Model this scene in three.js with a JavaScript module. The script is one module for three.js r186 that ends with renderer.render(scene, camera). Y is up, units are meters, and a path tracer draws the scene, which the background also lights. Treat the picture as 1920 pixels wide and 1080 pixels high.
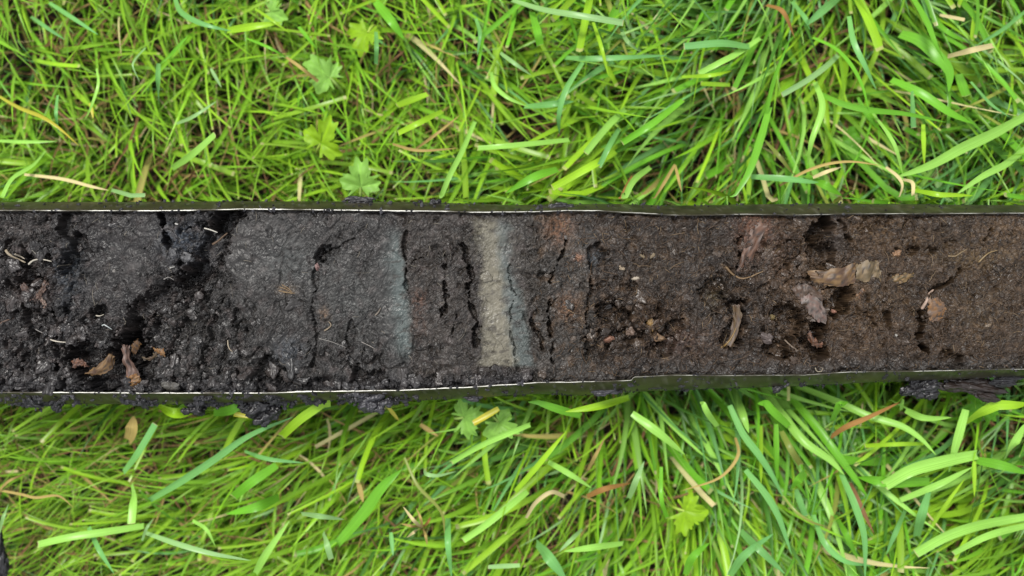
import * as THREE from 'three';
import { mergeGeometries } from 'three/addons/utils/BufferGeometryUtils.js';

// ------------------------------------------------------------------ camera, sky, sun, exposure
const MM = 0.001;
const S = 0.00018;            // one photo pixel at the rim of the auger, in metres
const RY = 0.062;             // height of the rim above the soil
const CH = 0.277;             // camera above the rim
const CY = RY + CH;
const scene = new THREE.Scene();
const camera = new THREE.PerspectiveCamera(2 * Math.atan(540 * S / CH) * 180 / Math.PI, 1920 / 1080, 0.02, 40);
camera.position.set(0, CY, 0);
camera.up.set(0, 0, -1);
camera.lookAt(0, 0, 0);
camera.focus = CH + 0.003;
camera.userData.fStop = 4.6;

{ // overcast sky: three times brighter overhead than at the horizon, a little brighter towards the hidden sun
  const W = 128, H = 64, d = new Float32Array(W * H * 4);
  const sun = new THREE.Vector3(-0.3, 0.85, -0.42).normalize();
  for (let j = 0; j < H; j++) for (let i = 0; i < W; i++) {
    const el = ((j + 0.5) / H - 0.5) * Math.PI, az = ((i + 0.5) / W - 0.5) * 2 * Math.PI;
    const x = Math.cos(az) * Math.cos(el), y = Math.sin(el), z = Math.sin(az) * Math.cos(el);
    const c = Math.max(0, x * sun.x + y * sun.y + z * sun.z);
    const L = 0.70 * (1 + 2 * Math.max(0, y)) / 3 * (1 + 0.9 * Math.pow(c, 6));
    const o = (j * W + i) * 4;
    d[o] = L * 0.97; d[o + 1] = L; d[o + 2] = L * 1.05; d[o + 3] = 1;
  }
  const sky = new THREE.DataTexture(d, W, H, THREE.RGBAFormat, THREE.FloatType);
  sky.mapping = THREE.EquirectangularReflectionMapping;
  sky.magFilter = THREE.LinearFilter;
  sky.needsUpdate = true;
  scene.background = sky;
  scene.environment = sky;
}
const sun = new THREE.DirectionalLight(new THREE.Color(1, 0.965, 0.9), 1.5);
sun.position.set(-0.3, 0.85, -0.42);
sun.target.position.set(0, 0, 0);
sun.castShadow = true;
sun.shadow.radius = 24;
Object.assign(sun.shadow.camera, { left: -0.5, right: 0.5, top: 0.5, bottom: -0.5, near: 0.05, far: 3 });
scene.add(sun, sun.target);
const EXPOSURE = 2.95;

// ------------------------------------------------------------------ random numbers and noise
function rng(seed) {
  let s = seed | 0;
  return () => { s = (s + 0x6d2b79f5) | 0; let t = Math.imul(s ^ (s >>> 15), 1 | s); t = (t + Math.imul(t ^ (t >>> 7), 61 | t)) ^ t; return ((t ^ (t >>> 14)) >>> 0) / 4294967296; };
}
const PERM = new Uint8Array(512), GX = new Float32Array(256), GY = new Float32Array(256), RV = new Float32Array(256);
{ const r = rng(11); for (let i = 0; i < 256; i++) { PERM[i] = i; const a = r() * 6.2832; GX[i] = Math.cos(a); GY[i] = Math.sin(a); RV[i] = r(); }
  for (let i = 255; i > 0; i--) { const j = Math.floor(r() * (i + 1)), t = PERM[i]; PERM[i] = PERM[j]; PERM[j] = t; }
  for (let i = 0; i < 256; i++) PERM[i + 256] = PERM[i]; }
function noise(x, y) {        // gradient noise, about -0.7 .. 0.7
  const fx = Math.floor(x), fy = Math.floor(y), X = fx & 255, Y = fy & 255, a = x - fx, b = y - fy;
  const u = a * a * a * (a * (a * 6 - 15) + 10), v = b * b * b * (b * (b * 6 - 15) + 10);
  const p00 = PERM[PERM[X] + Y], p10 = PERM[PERM[X + 1] + Y], p01 = PERM[PERM[X] + Y + 1], p11 = PERM[PERM[X + 1] + Y + 1];
  const n0 = GX[p00] * a + GY[p00] * b, n1 = GX[p10] * (a - 1) + GY[p10] * b, n2 = GX[p01] * a + GY[p01] * (b - 1), n3 = GX[p11] * (a - 1) + GY[p11] * (b - 1);
  return (n0 + (n1 - n0) * u) * (1 - v) + (n2 + (n3 - n2) * u) * v;
}
const fbm = (x, y, n) => { let s = 0, a = 1; for (let i = 0; i < n; i++) { s += a * noise(x + i * 17.3, y - i * 9.1); x *= 2.03; y *= 2.03; a *= 0.5; } return s; };
function cells(x, y) {        // distance to the nearest scattered point (crumbs)
  const fx = Math.floor(x), fy = Math.floor(y); let best = 9;
  for (let j = -1; j <= 1; j++) for (let i = -1; i <= 1; i++) {
    const h = PERM[PERM[(fx + i) & 255] + ((fy + j) & 255)], dx = fx + i + RV[h] - x, dy = fy + j + RV[(h * 7 + 31) & 255] - y, d = dx * dx + dy * dy;
    if (d < best) best = d;
  }
  return Math.sqrt(best);
}
const noise3 = (x, y, z) => (noise(x, y + 3.1) + noise(y + 7.7, z) + noise(z - 5.3, x)) * 0.62;
const sm = (a, b, x) => { const t = Math.min(1, Math.max(0, (x - a) / (b - a))); return t * t * (3 - 2 * t); };
const mix = (a, b, t) => a + (b - a) * t;
const mix3 = (a, b, t) => [mix(a[0], b[0], t), mix(a[1], b[1], t), mix(a[2], b[2], t)];
function table(t, x) {        // a smooth curve through [x, value] pairs
  if (x <= t[0][0]) return t[0][1];
  for (let i = 1; i < t.length; i++) if (x <= t[i][0]) { const k = (x - t[i - 1][0]) / (t[i][0] - t[i - 1][0]); return mix(t[i - 1][1], t[i][1], k * k * (3 - 2 * k) * 0.6 + k * 0.4); }
  return t[t.length - 1][1];
}

// ------------------------------------------------------------------ helpers for things
const taken = {};
function numbered(name) { const n = taken[name] = (taken[name] ?? -1) + 1; return n ? name + '_' + String(n).padStart(3, '0') : name; }
function mesh(name, geometry, material, parent) {
  const m = new THREE.Mesh(geometry, material);
  m.name = parent === scene ? numbered(name) : name;
  m.castShadow = m.receiveShadow = true;
  parent.add(m);
  return m;
}
function tag(o, label, category, group, kind) {
  if (label) o.userData.label = label;
  if (category) o.userData.category = category;
  if (group) o.userData.group = group;
  if (kind) o.userData.kind = kind;
  return o;
}
function thing(name, label, category, group) { const g = new THREE.Group(); g.name = numbered(name); scene.add(g); return tag(g, label, category, group); }
const X = (px) => (px - 960) * S, Z = (py) => (py - 540) * S;
const down = (px, py, y) => { const k = (CY - y) / CH; return new THREE.Vector3(X(px) * k, y, Z(py) * k); };   // where a thing that lies deeper than the rim stands
function geo(pos, idx, col, uv) {
  const g = new THREE.BufferGeometry();
  g.setAttribute('position', new THREE.BufferAttribute(pos instanceof Float32Array ? pos : Float32Array.from(pos), 3));
  if (col) g.setAttribute('color', new THREE.BufferAttribute(col instanceof Float32Array ? col : Float32Array.from(col), 3));
  if (uv) g.setAttribute('uv', new THREE.BufferAttribute(uv instanceof Float32Array ? uv : Float32Array.from(uv), 2));
  g.setIndex(new THREE.BufferAttribute(Uint32Array.from(idx), 1));
  g.computeVertexNormals();
  return g;
}

function smoothSkin(g) {                      // joins equal corners so that a lump is one smooth skin
  const p = g.attributes.position, c = g.attributes.color, key = new Map(), np = [], nc = [], ix = [];
  for (let i = 0; i < p.count; i++) { const k = [p.getX(i), p.getY(i), p.getZ(i)].map((v) => Math.round(v * 1e7)).join(); let w = key.get(k); if (w === undefined) { w = np.length / 3; key.set(k, w); np.push(p.getX(i), p.getY(i), p.getZ(i)); if (c) nc.push(c.getX(i), c.getY(i), c.getZ(i)); } ix.push(w); }
  return geo(np, ix, c ? nc : null);
}

// ------------------------------------------------------------------ materials
function dataMap(w, h, f) {
  const d = new Uint8Array(w * h * 4);
  for (let j = 0; j < h; j++) for (let i = 0; i < w; i++) { const c = f(i / w, j / h), o = (j * w + i) * 4; for (let k = 0; k < 3; k++) d[o + k] = Math.max(0, Math.min(255, c[k] * 255)); d[o + 3] = 255; }
  const t = new THREE.DataTexture(d, w, h, THREE.RGBAFormat);
  t.magFilter = THREE.LinearFilter; t.wrapS = t.wrapT = THREE.RepeatWrapping; t.needsUpdate = true;
  return t;
}
const veins = dataMap(64, 128, (u, v) => {           // lengthwise veins of a grass blade: pale midrib, fine stripes
  const rib = Math.exp(-Math.pow((u - 0.5) / 0.05, 2)), k = 0.82 + 0.14 * Math.cos(u * 6.2832 * 7) + 0.12 * noise(u * 14, v * 3) + 0.10 * rib;
  return [k, k, k * (0.97 + 0.1 * rib)];
});
const M = {
  grass: new THREE.MeshPhysicalMaterial({ name: 'grass', vertexColors: true, map: veins, side: THREE.DoubleSide, roughness: 0.9, specularIntensity: 0.15, transmission: 0.28, thickness: 0, clearcoat: 0.38, clearcoatRoughness: 0.3 }),
  dry: new THREE.MeshPhysicalMaterial({ name: 'dry_grass', vertexColors: true, map: veins, side: THREE.DoubleSide, roughness: 0.7, specularIntensity: 0.25 }),
  leaf: new THREE.MeshPhysicalMaterial({ name: 'herb_leaf', vertexColors: true, side: THREE.DoubleSide, roughness: 0.9, specularIntensity: 0.15, transmission: 0.28, thickness: 0, clearcoat: 0.25, clearcoatRoughness: 0.4 }),
  ground: new THREE.MeshPhysicalMaterial({ name: 'ground', vertexColors: true, roughness: 0.95, specularIntensity: 0.3 }),
  mud: new THREE.MeshPhysicalMaterial({ name: 'wet_mud', vertexColors: true, roughness: 0.36, specularIntensity: 0.55 }),
  scrap: new THREE.MeshPhysicalMaterial({ name: 'leaf_scrap', vertexColors: true, side: THREE.DoubleSide, roughness: 0.5, specularIntensity: 0.6 }),
  root: new THREE.MeshPhysicalMaterial({ name: 'rootlet', vertexColors: true, roughness: 0.45, specularIntensity: 0.6 }),
  fibre: new THREE.MeshPhysicalMaterial({ name: 'fibre', vertexColors: true, side: THREE.DoubleSide, roughness: 0.6, specularIntensity: 0.4 }),
};

// ------------------------------------------------------------------ the gouge auger: a steel trough, worn along its two edges
const rimTop = [[0, 393.5], [180, 394], [300, 394], [480, 391], [640, 393], [820, 395], [900, 397], [1000, 396], [1060, 394], [1120, 394], [1180, 398], [1280, 403], [1340, 402], [1400, 401], [1500, 402.5], [1600, 400], [1700, 400], [1920, 399]];
const sideTop = [[0, 379], [200, 379], [400, 378], [640, 378], [740, 379], [880, 382], [960, 385], [1040, 384], [1160, 383], [1280, 386], [1400, 384], [1500, 383], [1600, 382], [1700, 383], [1920, 385]];
const rimLow = [[0, 737], [150, 737], [270, 738], [480, 738], [600, 735], [740, 733], [860, 728], [960, 722], [1010, 718], [1060, 717.5], [1130, 716], [1183, 714], [1189, 707.5], [1270, 704], [1340, 705], [1500, 704], [1600, 698], [1700, 697], [1800, 695], [1920, 693]];
const sideLow = [[0, 757], [300, 757], [500, 753], [640, 749], [780, 750], [900, 745], [960, 740], [1010, 738], [1100, 741], [1200, 734], [1280, 731], [1370, 728], [1480, 725], [1560, 721], [1700, 715], [1800, 712], [1920, 707]];
const BULGE = 14 * MM, DEEP = 50 * MM;
const wear = (px, s) => 0.5 * noise(px / 23, s * 5) + 0.35 * noise(px / 7, s * 9);
function rimZ(px, top) { return Z(table(top ? rimTop : rimLow, px) + wear(px, top ? 1 : 2)); }
function sideZ(px, top) { return Z(table(top ? sideTop : sideLow, px) + wear(px * 0.6, top ? 3 : 4)) * (CH + BULGE) / CH; }
const XA = -0.33, XB = 0.33;
function profile(px, inset) {            // half-turn from the far rim round the bottom to the near rim; inset = how far inside the outer face
  const pts = [], zt = rimZ(px, true), zb = rimZ(px, false), wt = sideZ(px, true), wb = sideZ(px, false), n = 7, m = 12;
  for (let i = 0; i <= n; i++) { const f = i / n * Math.PI / 2, k = Math.min(1, 0.26 + 2 * f); pts.push([zt + (wt - zt) * Math.sin(f) + inset * k, RY - BULGE * i / n]); }
  const c = (wt + wb) / 2, h = (wb - wt) / 2;
  for (let i = 1; i < 2 * m; i++) { const a = i / (2 * m) * Math.PI; pts.push([c - (h - inset) * Math.cos(a), RY - BULGE - (DEEP - BULGE - inset) * Math.sin(a)]); }
  for (let i = n; i >= 0; i--) { const f = i / n * Math.PI / 2, k = Math.min(1, 0.26 + 2 * f); pts.push([zb + (wb - zb) * Math.sin(f) - inset * k, RY - BULGE * i / n]); }
  return pts;
}
const gouge = thing('gouge_auger', 'dark steel half-round gouge auger trough lying across the lawn, filled with soil', 'soil auger');
{
  const cols = []; for (let px = -880; px <= 2800; px += (px < -40 || px >= 1960) ? 40 : 5) cols.push(px);
  const pos = [], idx = [], col = [], N = profile(0, 0).length, R = N * 2;
  cols.forEach((px, i) => {
    const outer = profile(px, 0), inner = profile(px, 1.9 * MM).reverse();
    [...outer, ...inner].forEach(([z, y], j) => {
      pos.push(X(px), y, z);
      const q = fbm(px / 60, j * 0.7, 4), k = sm(-0.05, 0.5, q), f = sm(0.2, 0.5, fbm(px / 9 + 40, j * 1.9, 3));
      const c = mix3([0.026, 0.023, 0.013], [0.011, 0.009, 0.0065], k);             // oily brown film over steel, soil smears
      col.push(...mix3(c, [0.09, 0.085, 0.07], f * 0.4));
    });
  });
  for (let i = 0; i < cols.length - 1; i++) for (let j = 0; j < R; j++) { const a = i * R + j, b = i * R + (j + 1) % R, c = a + R, d = b + R; idx.push(a, b, c, b, d, c); }
  for (const e of [0, cols.length - 1]) for (let j = 0; j < N - 1; j++) { const a = e * R + j, b = e * R + j + 1, c = e * R + (R - 1 - j), d = e * R + (R - 2 - j); if (e) idx.push(a, b, c, b, d, c); else idx.push(a, c, b, b, c, d); }
  const g = geo(pos, idx, col);
  mesh('trough_wall', g, new THREE.MeshPhysicalMaterial({ name: 'trough_steel', vertexColors: true, metalness: 0.15, roughness: 0.36, specularIntensity: 0.45, side: THREE.DoubleSide }), gouge);
  for (const top of [true, false]) {      // the ground edge, bright where it is rubbed bare
    const p = [], ix = [], cl = [], cs = []; for (let px = -880; px <= 2800; px += (px < -40 || px >= 1960) ? 40 : 3) cs.push(px);
    cs.forEach((px) => {
      const z = rimZ(px, top), s = top ? 1 : -1, w = (2.2 + 1.5 * noise(px / 60, top ? 7 : 8) + 0.9 * noise(px / 12, 3)) * S * mix(1, 0.55, sm(900, 1300, px));
      const arch = [[-0.05, -0.55], [0.02, -0.02], [0.25, 0.16], [0.6, 0.17], [0.95, -0.03], [1.05, -0.6]];
      const bare = sm(-0.24, 0.3, fbm(px / 90, top ? 21 : 33, 5) * 1.1 + mix(0.22, -0.08, sm(1000, 1350, px)) - (px < 260 ? 0.14 : 0));
      arch.forEach(([a, b]) => { p.push(X(px), RY + b * MM, z + s * w * a); cl.push(...mix3([0.06, 0.052, 0.04], [0.5, 0.485, 0.44], bare)); });
    });
    for (let i = 0; i < cs.length - 1; i++) for (let j = 0; j < 5; j++) { const a = i * 6 + j, b = a + 1, c = a + 6, d = b + 6; if (top) ix.push(a, b, c, b, d, c); else ix.push(a, c, b, b, c, d); }
    tag(mesh('cutting_edge', geo(p, ix, cl), new THREE.MeshPhysicalMaterial({ name: 'bare_steel', vertexColors: true, metalness: 0.55, roughness: 0.42, side: THREE.DoubleSide }), gouge), top ? 'straight thin bright edge along the far side' : 'bright edge along the near side with a step in it');
  }
}

// ------------------------------------------------------------------ the soil core
// hollows and cracks: [depth mm, half-width px, points]
const HOLLOWS = [
  ['crevice', 4.0, 27, [[430, 398], [405, 440], [385, 490], [345, 535], [300, 560], [262, 590], [240, 640], [235, 668]]],
  ['crevice', 1.7, 40, [[395, 540], [350, 600], [300, 640]]],
  ['pit', 4.0, 16, [[425, 400], [412, 425]]], ['pit', 3.4, 14, [[372, 500], [356, 520], [340, 530]]], ['pit', 3.4, 15, [[250, 610], [240, 640]]], ['pit', 2.6, 10, [[385, 545], [376, 560]]], ['crack', 2.4, 9, [[416, 560], [396, 610], [380, 660], [372, 700]]], ['crack', 2.0, 8, [[440, 580], [424, 640], [412, 700]]], ['crack', 2.0, 8, [[352, 590], [322, 640], [310, 690]]],
  ['crack', 4.5, 9, [[292, 400], [303, 425], [312, 450], [318, 470]]],
  ['crack', 3.0, 10, [[350, 480], [330, 500], [345, 520]]],
  ['pit', 3.5, 24, [[55, 490], [75, 500], [48, 520]]],
  ['pit', 3.2, 16, [[120, 412], [118, 430]]],
  ['pit', 3.4, 20, [[140, 455], [152, 470], [125, 490]]],
  ['crack', 2.6, 14, [[125, 560], [112, 600], [105, 650], [98, 690]]],
  ['pit', 2.6, 22, [[60, 585], [66, 610]]],
  ['pit', 5.5, 34, [[150, 668], [190, 715], [222, 690], [240, 655]]],
  ['pit', 4.0, 20, [[270, 670], [262, 700]]],
  ['pit', 3.2, 12, [[182, 584], [176, 590]]],
  ['crack', 2.2, 9, [[45, 660], [38, 700]]],
  ['crack', 1.5, 7, [[598, 468], [592, 500], [586, 560], [590, 640], [583, 690]]],
  ['crack', 1.0, 5, [[600, 476], [625, 466], [660, 452]]],
  ['pit', 2.6, 13, [[598, 478], [604, 468]]],
  ['pit', 3.6, 16, [[500, 680], [490, 700], [520, 705]]],
  ['pit', 3.4, 15, [[672, 700], [668, 715], [716, 708]]],
  ['groove', 2.4, 10, [[480, 716], [560, 722], [620, 720]]],
  ['crack', 1.8, 8, [[655, 600], [650, 650], [660, 700]]],
  ['crack', 1.9, 7, [[762, 440], [756, 480], [760, 520], [768, 545]]],
  ['crack', 1.6, 5, [[770, 490], [790, 484]]],
  ['crack', 3.8, 8, [[866, 460], [880, 495], [884, 520], [878, 560], [890, 600], [888, 650]]],
  ['crack', 2.6, 6, [[832, 500], [836, 560], [826, 600]]],
  ['crack', 2.0, 5, [[852, 590], [848, 640]]],
  ['crack', 1.2, 4, [[955, 500], [962, 560], [958, 600], [966, 680]]],
  ['crack', 3.2, 7, [[1000, 600], [1012, 640], [1018, 655]]],
  ['crack', 4.6, 10, [[1030, 570], [1028, 600], [1032, 625]]],
  ['crack', 3.4, 7, [[1062, 450], [1056, 480], [1042, 500], [1038, 530]]],
  ['crack', 3.0, 6, [[1040, 640], [1038, 680]]],
  ['crack', 2.4, 7, [[1110, 500], [1104, 560], [1100, 610], [1096, 640], [1104, 665]]],
  ['pit', 3.0, 16, [[1120, 470], [1118, 485]]],
  ['pit', 3.8, 20, [[1140, 580], [1165, 598], [1180, 625], [1150, 640]]],
  ['pit', 3.4, 18, [[1245, 650], [1255, 625], [1270, 610]]],
  ['crack', 2.4, 8, [[1188, 510], [1186, 545]]],
  ['crack', 2.2, 7, [[1150, 570], [1165, 580]]],
  ['pit', 2.2, 21, [[1345, 535], [1335, 555], [1348, 565]]],
  ['pit', 4.2, 17, [[1385, 575], [1384, 605], [1372, 640]]],
  ['crack', 3.6, 8, [[1390, 440], [1390, 475], [1382, 500]]],
  ['pit', 7, 14, [[1552, 414], [1536, 428], [1524, 442]]],
  ['pit', 4.0, 18, [[1535, 470], [1545, 490], [1555, 475]]],
  ['pit', 7, 14, [[1592, 548], [1578, 568], [1568, 582]]],
  ['pit', 6.5, 17, [[1535, 612], [1530, 640], [1540, 660]]],
  ['pit', 4.0, 24, [[1470, 590], [1490, 600], [1475, 625]]],
  ['pit', 3.6, 15, [[1450, 655], [1470, 660]]],
  ['crack', 3.0, 12, [[1508, 620], [1520, 650]]],
  ['crack', 6, 11, [[1731, 582], [1728, 610], [1730, 640], [1738, 662]]],
  ['crack', 3.0, 7, [[1744, 552], [1765, 535], [1790, 520], [1805, 505]]],
  ['pit', 2.4, 14, [[1775, 670], [1800, 678]]],
  ['crack', 2.6, 6, [[1580, 412], [1586, 440], [1600, 450]]],
  ['pit', 2.0, 8, [[1720, 465], [1716, 472]]],
  ['crack', 2.2, 5, [[1856, 425], [1852, 450]]],
  ['crack', 2.0, 6, [[1505, 520], [1540, 538], [1620, 532]]],
  ['pit', 2.0, 9, [[1667, 595], [1668, 610]]],
  ['pit', 1.8, 8, [[1630, 590], [1640, 610]]],
];
for (const h of HOLLOWS) { const p = h[3], xs = p.map((q) => q[0]), ys = p.map((q) => q[1]), m = h[2] * 2 + 22; h[4] = [Math.min(...xs) - m, Math.max(...xs) + m, Math.min(...ys) - m, Math.max(...ys) + m]; }
// how rough the cut face is: [x, y, half-width, half-height, roughness]
const ROUGH = [[40, 560, 110, 190, 0.85], [120, 660, 170, 70, 1], [270, 480, 110, 85, 0.16], [330, 610, 80, 110, 1], [360, 440, 50, 60, 0.8], [430, 660, 110, 80, 0.9], [490, 470, 110, 90, 0.14], [530, 590, 60, 80, 0.3], [640, 520, 70, 90, 0.22], [640, 660, 110, 46, 0.6],
  [732, 540, 30, 120, 0.07], [830, 540, 50, 140, 0.42], [945, 550, 46, 150, 0.09], [1020, 520, 44, 150, 0.7], [1080, 480, 32, 120, 0.32], [1070, 630, 40, 60, 0.5], [1180, 610, 120, 76, 1], [1250, 460, 110, 80, 0.5], [1500, 560, 100, 130, 1], [1400, 560, 70, 110, 0.75], [1640, 600, 80, 80, 0.62], [1860, 560, 90, 130, 0.36], [1700, 440, 150, 44, 0.6], [1760, 600, 50, 70, 0.6]];
function roughAt(u, v) {
  let r = 0.4;
  for (const [x, y, a, b, k] of ROUGH) { const d = ((u - x) / a) ** 2 + ((v - y) / b) ** 2; if (d < 4) r = mix(r, k, Math.exp(-d * d)); }
  const low = table(rimLow, u) - v;
  return mix(r, u < 1000 ? 0.95 : 0.55, (1 - sm(18, 46, low + 14 * noise(u / 40, 3))));
}
function segment(px, py, a, b) { const dx = b[0] - a[0], dy = b[1] - a[1], t = Math.max(0, Math.min(1, ((px - a[0]) * dx + (py - a[1]) * dy) / (dx * dx + dy * dy))); return Math.hypot(px - a[0] - dx * t, py - a[1] - dy * t); }
// the strata and where one gives way to the next
const edgeA = [[400, 455], [470, 420], [540, 370], [600, 300], [690, 262]], edgeB = [[400, 716], [440, 718], [520, 722], [600, 730], [690, 738]], edgeC = [[400, 742], [440, 748], [520, 757], [580, 765], [650, 770], [690, 772]];
const edgeD = [[400, 888], [420, 893], [480, 900], [560, 905], [690, 905]], edgeE = [[400, 931], [420, 935], [500, 940], [560, 946], [640, 958], [690, 966]], edgeF = [[400, 950], [430, 952], [500, 956], [560, 975], [640, 990], [690, 1001]];
const edgeG = [[400, 1110], [690, 1112]], edgeH = [[400, 1452], [690, 1440]];
const EDGES = [edgeA, edgeB, edgeC, edgeD, edgeE, edgeF, edgeG, edgeH];
const BODY = [[0.0108, 0.0094, 0.0091], [0.0152, 0.0138, 0.0129], [0.042, 0.05, 0.0475], [0.0165, 0.0135, 0.0115], [0.082, 0.074, 0.055], [0.043, 0.049, 0.046], [0.021, 0.0178, 0.015], [0.0142, 0.0102, 0.0076], [0.0182, 0.0112, 0.0065]];
const SOFT = [14, 20, 7, 12, 11, 10, 10, 24];
// stains and inclusions seen on the cut face: [x, y, half-width, half-height, strength, colour]
const STAINS = [
  [1048, 425, 26, 30, 0.9, [0.085, 0.042, 0.022]], [1066, 575, 22, 26, 0.85, [0.078, 0.041, 0.022]], [1420, 430, 34, 36, 0.95, [0.075, 0.035, 0.021]], [1340, 552, 20, 24, 0.95, [0.03, 0.022, 0.011]], [1400, 485, 16, 30, 0.6, [0.06, 0.036, 0.024]], [1116, 480, 16, 22, 0.7, [0.026, 0.033, 0.04]],
  [1085, 482, 10, 9, 0.8, [0.1, 0.05, 0.03]], [785, 565, 14, 20, 0.8, [0.052, 0.027, 0.018]], [785, 610, 18, 22, 0.5, [0.04, 0.024, 0.017]], [606, 588, 10, 12, 0.8, [0.065, 0.036, 0.018]], [535, 542, 20, 10, 0.6, [0.055, 0.036, 0.02]],
  [545, 490, 60, 44, 0.5, [0.028, 0.031, 0.03]], [540, 660, 30, 26, 0.7, [0.022, 0.026, 0.031]], [340, 450, 44, 40, 0.8, [0.015, 0.019, 0.025]], [120, 520, 30, 60, 0.6, [0.013, 0.018, 0.023]], [60, 545, 40, 30, 0.55, [0.035, 0.022, 0.018]], [20, 440, 60, 40, 0.35, [0.028, 0.022, 0.018]],
  [660, 560, 60, 60, 0.45, [0.03, 0.032, 0.03]], [920, 450, 40, 30, 0.4, [0.05, 0.048, 0.036]], [1240, 480, 60, 60, 0.4, [0.03, 0.021, 0.014]], [1225, 600, 50, 40, 0.5, [0.038, 0.022, 0.013]], [1280, 640, 40, 24, 0.5, [0.036, 0.021, 0.018]], [1480, 520, 50, 40, 0.55, [0.045, 0.029, 0.02]],
  [1660, 440, 110, 40, 0.75, [0.042, 0.026, 0.014]], [1600, 590, 60, 60, 0.7, [0.04, 0.024, 0.013]], [1840, 480, 80, 24, 0.7, [0.05, 0.033, 0.015]], [1840, 580, 60, 60, 0.55, [0.035, 0.022, 0.01]], [1880, 440, 60, 40, 0.7, [0.044, 0.026, 0.012]], [1540, 520, 70, 30, 0.6, [0.05, 0.031, 0.017]], [1460, 470, 50, 40, 0.55, [0.034, 0.021, 0.015]], [1320, 640, 60, 30, 0.45, [0.04, 0.024, 0.015]], [1300, 520, 50, 60, 0.4, [0.012, 0.01, 0.009]], [1660, 560, 60, 26, 0.5, [0.038, 0.024, 0.012]], [1570, 440, 26, 40, 0.6, [0.014, 0.014, 0.015]], [1780, 430, 60, 26, 0.4, [0.017, 0.016, 0.014]], [1640, 650, 70, 40, 0.4, [0.028, 0.019, 0.013]],
];
function strata(u, v) { const w = u + 13 * noise(u / 40 + 3, v / 34) + 7 * noise(u / 13, v / 15) + 3 * noise(u / 5, v / 6), out = []; for (const e of EDGES) out.push(w - table(e, v)); return out; }
function soilColour(u, v) {
  const d = strata(u, v), fine = fbm(u / 7, v / 7, 3), grain = noise(u / 2.3 + 71, v / 2.3), long = noise(u / 5 + 9, v / 34);
  let c = BODY[0];
  const fade = [1, sm(415, 470, v) * (1 - sm(640, 690, v)) , 1, sm(400, 425, v) * (1 - sm(684, 690, v)), sm(400, 430, v) * (1 - sm(684, 692, v)), 1, 1, 1];
  for (let i = 0; i < 8; i++) {
    let k = sm(-SOFT[i], SOFT[i], d[i]);
    let to = BODY[i + 1];
    if (i === 1) to = mix3(BODY[1], to, fade[1] * (0.35 + 0.65 * sm(0, 26, d[1])));
    if (i === 3) to = mix3(BODY[3], to, fade[3]);
    if (i === 4) to = mix3(BODY[6], to, fade[4]);
    c = mix3(c, to, k);
  }
  for (const [x, y, a, b, s, t] of STAINS) { const q = ((u - x) / a) ** 2 + ((v - y) / b) ** 2; if (q < 3.4) c = mix3(c, t, s * Math.exp(-q * 1.1) * Math.min(1, Math.max(0, 0.75 + 1.3 * fine + 0.5 * long))); }
  const lumpy = sm(0.05, 0.5, noise(u / 19 + 14, v / 19)) * (0.3 + roughAt(u, v));
  if (c[1] < 0.028) c = mix3(c, u < 1000 ? [0.031, 0.025, 0.023] : [0.042, 0.027, 0.017], lumpy * 0.75);            // paler, less wet lumps
  const dirt = sm(0.12, 0.42, fbm(u / 24 + 5, v / 9, 3));
  if (c[1] > 0.028) c = mix3(c, [0.018, 0.015, 0.0125], dirt * 0.6);                            // peat dragged across the clay by the knife
  const smear = 1 - sm(8, 34, table(rimLow, u) - v + 16 * noise(u / 30, 8));
  c = mix3(c, u < 1000 ? [0.0145, 0.0135, 0.014] : [0.018, 0.0155, 0.0135], smear * 0.9);
  const clay = sm(0.022, 0.04, c[1]), k = Math.max(0.35, 1 + (1 - 0.62 * clay) * (0.75 * fine + 0.55 * grain + 0.3 * long + 0.5 * noise(u / 45, v / 40 + 5) + 0.5 * noise(u / 16 + 8, v / 14)) + 0.16 * clay * noise(u / 2.2, v / 26));
  c = [c[0] * k, c[1] * k, c[2] * k];
  const right = sm(1000, 1250, u), fl = noise(u / 3.1 - 40, v / 2.7 + 13);
  if (fl > 0.46) c = mix3(c, mix3([0.06, 0.06, 0.06], [0.11, 0.075, 0.042], right), (fl - 0.46) * 4.2);   // pale mineral grains, straw-coloured plant bits
  return c;
}
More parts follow.
